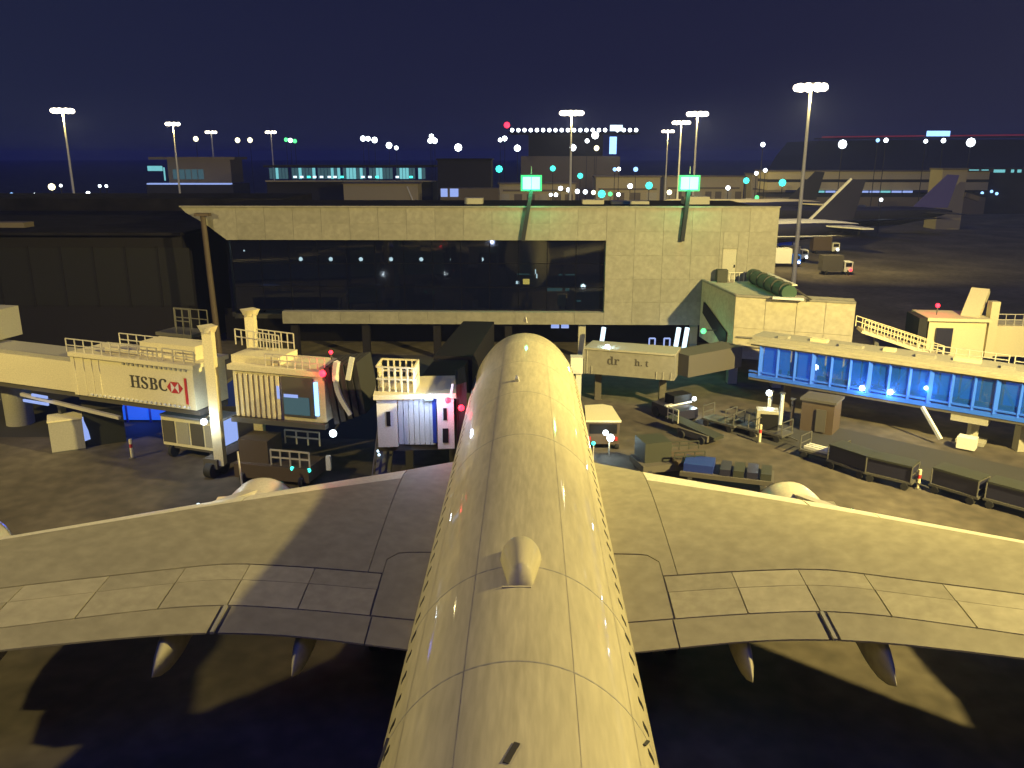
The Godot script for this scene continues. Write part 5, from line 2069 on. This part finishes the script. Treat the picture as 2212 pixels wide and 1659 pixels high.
	tube(st, Vector3(-18.4, 0, -50.2), Vector3(-18.4, 0.1, -50.2), 0.3, 0.25, 10)
	obj("foot", st, M.bridge_dark, v)
	# blue lit gate room beyond the bridge
	v = thing("gate_room", "blue-lit glazed ground level room seen beneath the lettered bridge", "building", Vector3(-33, 0, -68.5))
	st = st_new()
	box(st, Vector3(-31.0, 3.55, -69.4), Vector3(11.6, 0.3, 5.4))
	obj("roof", st, M.bridge_dark, v)
	st = st_new()
	box(st, Vector3(-31.0, 1.7, -71.9), Vector3(11.4, 3.4, 0.3))
	obj("rear_wall", st, M.blue_deep, v)
	for q in [[-35.0, 1.9, "lit_blue"], [-33.0, 1.9, "lit_blue"], [-31.1, 1.7, "lit_blue"], [-27.4, 1.9, "lit_bridge"]]:
		st = st_new()
		box(st, Vector3(q[0], 1.75, -67.0), Vector3(q[1], 3.1, 0.08))
		obj("lit_pane", st, M[q[2]], v)
	for x in [-36.1, -34.0, -32.0, -30.0, -28.6, -26.0]:
		st = st_new()
		box(st, Vector3(x, 1.7, -66.95), Vector3(0.16, 3.4, 0.16))
		obj("post", st, M.blue_deep, v)
	omni(v, Vector3(-32.5, 1.8, -66.2), Color(0.25, 0.4, 1.0), 8.0, 1.2)
	# trucks on the stands right of the terminal
	var trucks := [
		[59.0, -160.5, 2.4, 5.6, 2.9, "bridge_dark", "dark lorry with red tail lamp, nearest lorry right of the terminal"],
		[52.6, -172.0, 2.4, 6.0, 3.0, "white", "white box lorry left of the dark lorry, by the mast foot"],
		[57.5, -181.0, 2.4, 5.0, 2.5, "bridge_grey", "grey lorry beyond the white box lorry"],
		[69.0, -196.0, 2.6, 6.0, 3.4, "brown", "reddish brown lorry parked below the nearest jet's tail"],
		[63.5, -206.0, 2.4, 4.6, 2.6, "blue_paint", "blue fronted lorry left of the reddish brown lorry"],
	]
	for q in trucks:
		v = thing("lorry", q[6], "lorry", Vector3(q[0], 0, q[1]), "lorries on the far right stands")
		st = st_new()
		box(st, Vector3(q[0] - 0.9, 0.75 + q[4] * 0.5, q[1]), Vector3(q[3] * 0.7, q[4], q[2]))
		obj("box_body", st, M[q[5]], v)
		st = st_new()
		box(st, Vector3(q[0] + q[3] * 0.38, 1.55, q[1]), Vector3(q[3] * 0.28, 1.9, q[2] * 0.95))
		var cb := obj("cab", st, M.white if q[5] != "white" else M.blue_paint, v)
		st = st_new()
		box(st, Vector3(q[0] + q[3] * 0.38, 1.95, q[1] + q[2] * 0.48), Vector3(q[3] * 0.2, 0.7, 0.06))
		obj("window", st, M.black, cb)
		wheel_set(v, Vector3(q[0], 0, q[1]), q[3] * 0.36, q[2] * 0.42, 0.48)
		st = st_new()
		ball(st, Vector3(q[0] + q[3] * 0.45, 1.0, q[1] + q[2] * 0.52), 0.26, 8)
		obj("side_lamp", st, M.red_lamp if q[5] == "bridge_dark" else M.white_lamp, v)

# ------------------------------------------------------------------ distant lamps
func far_lamp(label: String, p: Vector3, r: float, key: String, group: String) -> void:
	var t := thing("apron_lamp", label, "lamp", Vector3(p.x, 0, p.z), group)
	var st := st_new()
	tube(st, Vector3(p.x, 0, p.z), Vector3(p.x, p.y, p.z), 0.16, 0.1, 6)
	obj("post", st, M.far_dark, t)
	st = st_new()
	ball(st, p, r, 8)
	obj("lamp", st, M[key], t)

func far_lamps() -> void:
	var g := "distant lamps of the airfield"
	for q in [
		[-169.3, 30.5, -500.0, 1.5, "yellow_lamp", "left one of two yellowish lamps left of the single low mast"],
		[-162.0, 30.6, -500.0, 1.5, "yellow_lamp", "right one of two yellowish lamps left of the single low mast"],
		[-140.9, 30.8, -500.0, 1.2, "green_lamp", "left lamp of the three small green lamps in a row"],
		[-138.4, 30.4, -500.0, 1.3, "white_lamp", "middle lamp of the three small green lamps in a row"],
		[-135.8, 30.0, -500.0, 1.2, "green_lamp", "right lamp of the three small green lamps in a row"],
		[-96.0, 31.4, -500.0, 1.6, "white_lamp", "first lamp from the left above the lit concourse's right part"],
		[-93.0, 31.3, -500.0, 1.4, "white_lamp", "second lamp from the left above the lit concourse's right part"],
		[-89.3, 30.6, -500.0, 1.7, "white_lamp", "third lamp from the left above the lit concourse's right part"],
		[-81.0, 27.6, -500.0, 1.8, "white_lamp", "fourth, lower lamp above the lit concourse's right part"],
		[-76.8, 26.2, -500.0, 1.2, "white_lamp", "fifth, lowest lamp above the lit concourse's right part"],
		[-56.2, 32.6, -500.0, 1.4, "white_lamp", "upper lamp of the stacked three left of the black tower"],
		[-57.0, 30.2, -500.0, 1.5, "white_lamp", "lower left lamp of the stacked three left of the black tower"],
		[-54.4, 30.2, -500.0, 1.7, "white_lamp", "lower right lamp of the stacked three left of the black tower"],
		[-40.8, 26.4, -500.0, 2.2, "white_lamp", "large single lamp just above the black tower"],
		[-16.4, 30.6, -500.0, 1.2, "white_lamp", "left lamp under the hangar's red warning light"],
		[-13.8, 31.4, -500.0, 1.5, "white_lamp", "right lamp under the hangar's red warning light"],
		[-5.1, 25.2, -396.0, 1.5, "white_lamp", "lamp left of the hangar wall, below its row of lamps"],
		[20.4, 25.4, -396.0, 1.5, "white_lamp", "lamp against the hangar wall beside the brightest mast"],
		[26.8, 28.4, -396.0, 1.0, "white_lamp", "upper lamp against the hangar wall right of the brightest mast"],
		[31.2, 25.2, -396.0, 1.2, "yellow_lamp", "yellowish lamp at the hangar wall's right part"],
		[33.0, 31.6, -430.0, 1.8, "white_lamp", "lamp hanging just under the hangar's roof lamps"],
	]:
		far_lamp(q[5], Vector3(q[0], q[1], q[2]), q[3], q[4], g)
	for q in [
		[-10.2, 17.4, -300.0, 1.25, "teal_lamp", "teal lamp above and left of the left docking display"],
		[8.6, 17.6, -300.0, 1.0, "teal_lamp", "teal lamp right of the left docking display, near roof level of the hangar"],
		[18.2, 15.1, -300.0, 1.0, "teal_lamp", "teal lamp below the brightest mast"],
		[25.9, 8.9, -300.0, 1.4, "teal_lamp", "big teal lamp low in the row of small white lamps"],
		[42.4, 11.8, -300.0, 1.3, "teal_lamp", "teal lamp midway between hangar and right docking display"],
		[11.4, 10.8, -300.0, 0.8, "white_lamp", "upper first lamp from the left in the low white row"],
		[14.2, 10.3, -300.0, 0.8, "white_lamp", "upper second lamp from the left in the low white row"],
		[17.3, 9.8, -300.0, 0.8, "white_lamp", "upper third lamp from the left in the low white row"],
		[20.1, 9.6, -300.0, 0.8, "white_lamp", "upper fourth lamp from the left in the low white row"],
		[23.0, 9.4, -300.0, 0.8, "yellow_lamp", "yellowish lamp just left of the big low teal lamp"],
		[28.9, 8.9, -300.0, 0.8, "green_lamp", "green lamp just right of the big low teal lamp"],
		[31.8, 8.7, -300.0, 0.7, "white_lamp", "dim white lamp, last to the right in the low row"],
		[9.8, 8.6, -300.0, 0.7, "white_lamp", "lower first lamp in the low white row"],
		[8.0, 8.6, -300.0, 0.6, "white_lamp", "lowest leftmost lamp of the low white row"],
		[30.2, 17.3, -300.0, 0.7, "blue_lamp", "left blue lamp of the pair right of the hangar wall"],
		[31.6, 17.4, -300.0, 0.7, "white_lamp", "right lamp of the pair right of the hangar wall"],
		[37.5, 17.3, -300.0, 0.85, "blue_lamp", "single blue-white lamp right of the blue pair"],
		[35.8, 11.6, -300.0, 0.9, "white_lamp", "pinkish white lamp left of the midway teal lamp"],
		[49.6, 9.5, -300.0, 0.9, "yellow_lamp", "yellow lamp left of the right docking display's post"],
		[76.2, 13.5, -300.0, 1.1, "teal_lamp", "teal lamp near the right end of the terminal roof"],
		[80.3, 7.7, -300.0, 0.8, "green_lamp", "low green lamp behind the terminal roof's right corner"],
		[88.8, 12.8, -300.0, 1.3, "teal_lamp", "teal lamp beside the nearest mast's pole"],
		[70.0, 11.0, -300.0, 0.8, "white_lamp", "white lamp right of the right docking display"],
		[81.0, 25.6, -300.0, 0.8, "white_lamp", "lone white lamp high left of the nearest mast"],
		[79.5, 16.0, -300.0, 0.7, "white_lamp", "left lamp of the slanted pair left of the nearest mast"],
		[82.5, 17.0, -300.0, 0.7, "white_lamp", "right lamp of the slanted pair left of the nearest mast"],
		[108.3, 25.7, -300.0, 1.5, "white_lamp", "bright white lamp at the left end of the elevated red road"],
		[120.2, 27.0, -300.0, 0.7, "blue_lamp", "bluish lamp under the red road, left of its neighbour"],
		[123.0, 27.0, -300.0, 0.8, "white_lamp", "whiter lamp under the red road, right of its neighbour"],
		[136.6, 26.7, -300.0, 0.7, "white_lamp", "left lamp under the bright signboard"],
		[142.6, 26.9, -300.0, 0.8, "white_lamp", "right lamp under the bright signboard"],
		[152.0, 26.3, -300.0, 1.5, "white_lamp", "bright lamp right of the bright signboard"],
	]:
		far_lamp(q[5], Vector3(q[0], q[1], q[2]), q[3], q[4], g)
	for q in [
		[-122.8, 13.0, -200.0, 0.5, "blue_lamp", "bluish lamp at the far left edge above the pier roof"],
		[-117.3, 12.9, -200.0, 0.5, "white_lamp", "white lamp second from the left edge above the pier roof"],
		[-112.9, 14.8, -200.0, 0.8, "yellow_lamp", "yellow lamp left of the far left mast's foot"],
		[-110.7, 15.1, -200.0, 0.35, "white_lamp", "tiny lamp between yellow lamp and far left mast"],
		[-101.4, 15.0, -200.0, 0.35, "white_lamp", "left lamp of the tiny pair right of the far left mast"],
		[-99.8, 15.0, -200.0, 0.35, "white_lamp", "right lamp of the tiny pair right of the far left mast"],
		[-104.4, 13.3, -200.0, 0.5, "white_lamp", "small lamp right of the far left mast, on the pier's roof line"],
		[-154.9, 29.4, -400.0, 1.2, "yellow_lamp", "yellowish lamp hanging under the third mast's head"],
		[74.2, 4.0, -214.0, 1.0, "white_lamp", "bright white lamp on open ground right of the parked jets"],
		[99.0, 10.0, -240.0, 0.5, "white_lamp", "small white lamp left of the violet tail fin"],
	]:
		far_lamp(q[5], Vector3(q[0], q[1], q[2]), q[3], q[4], g)
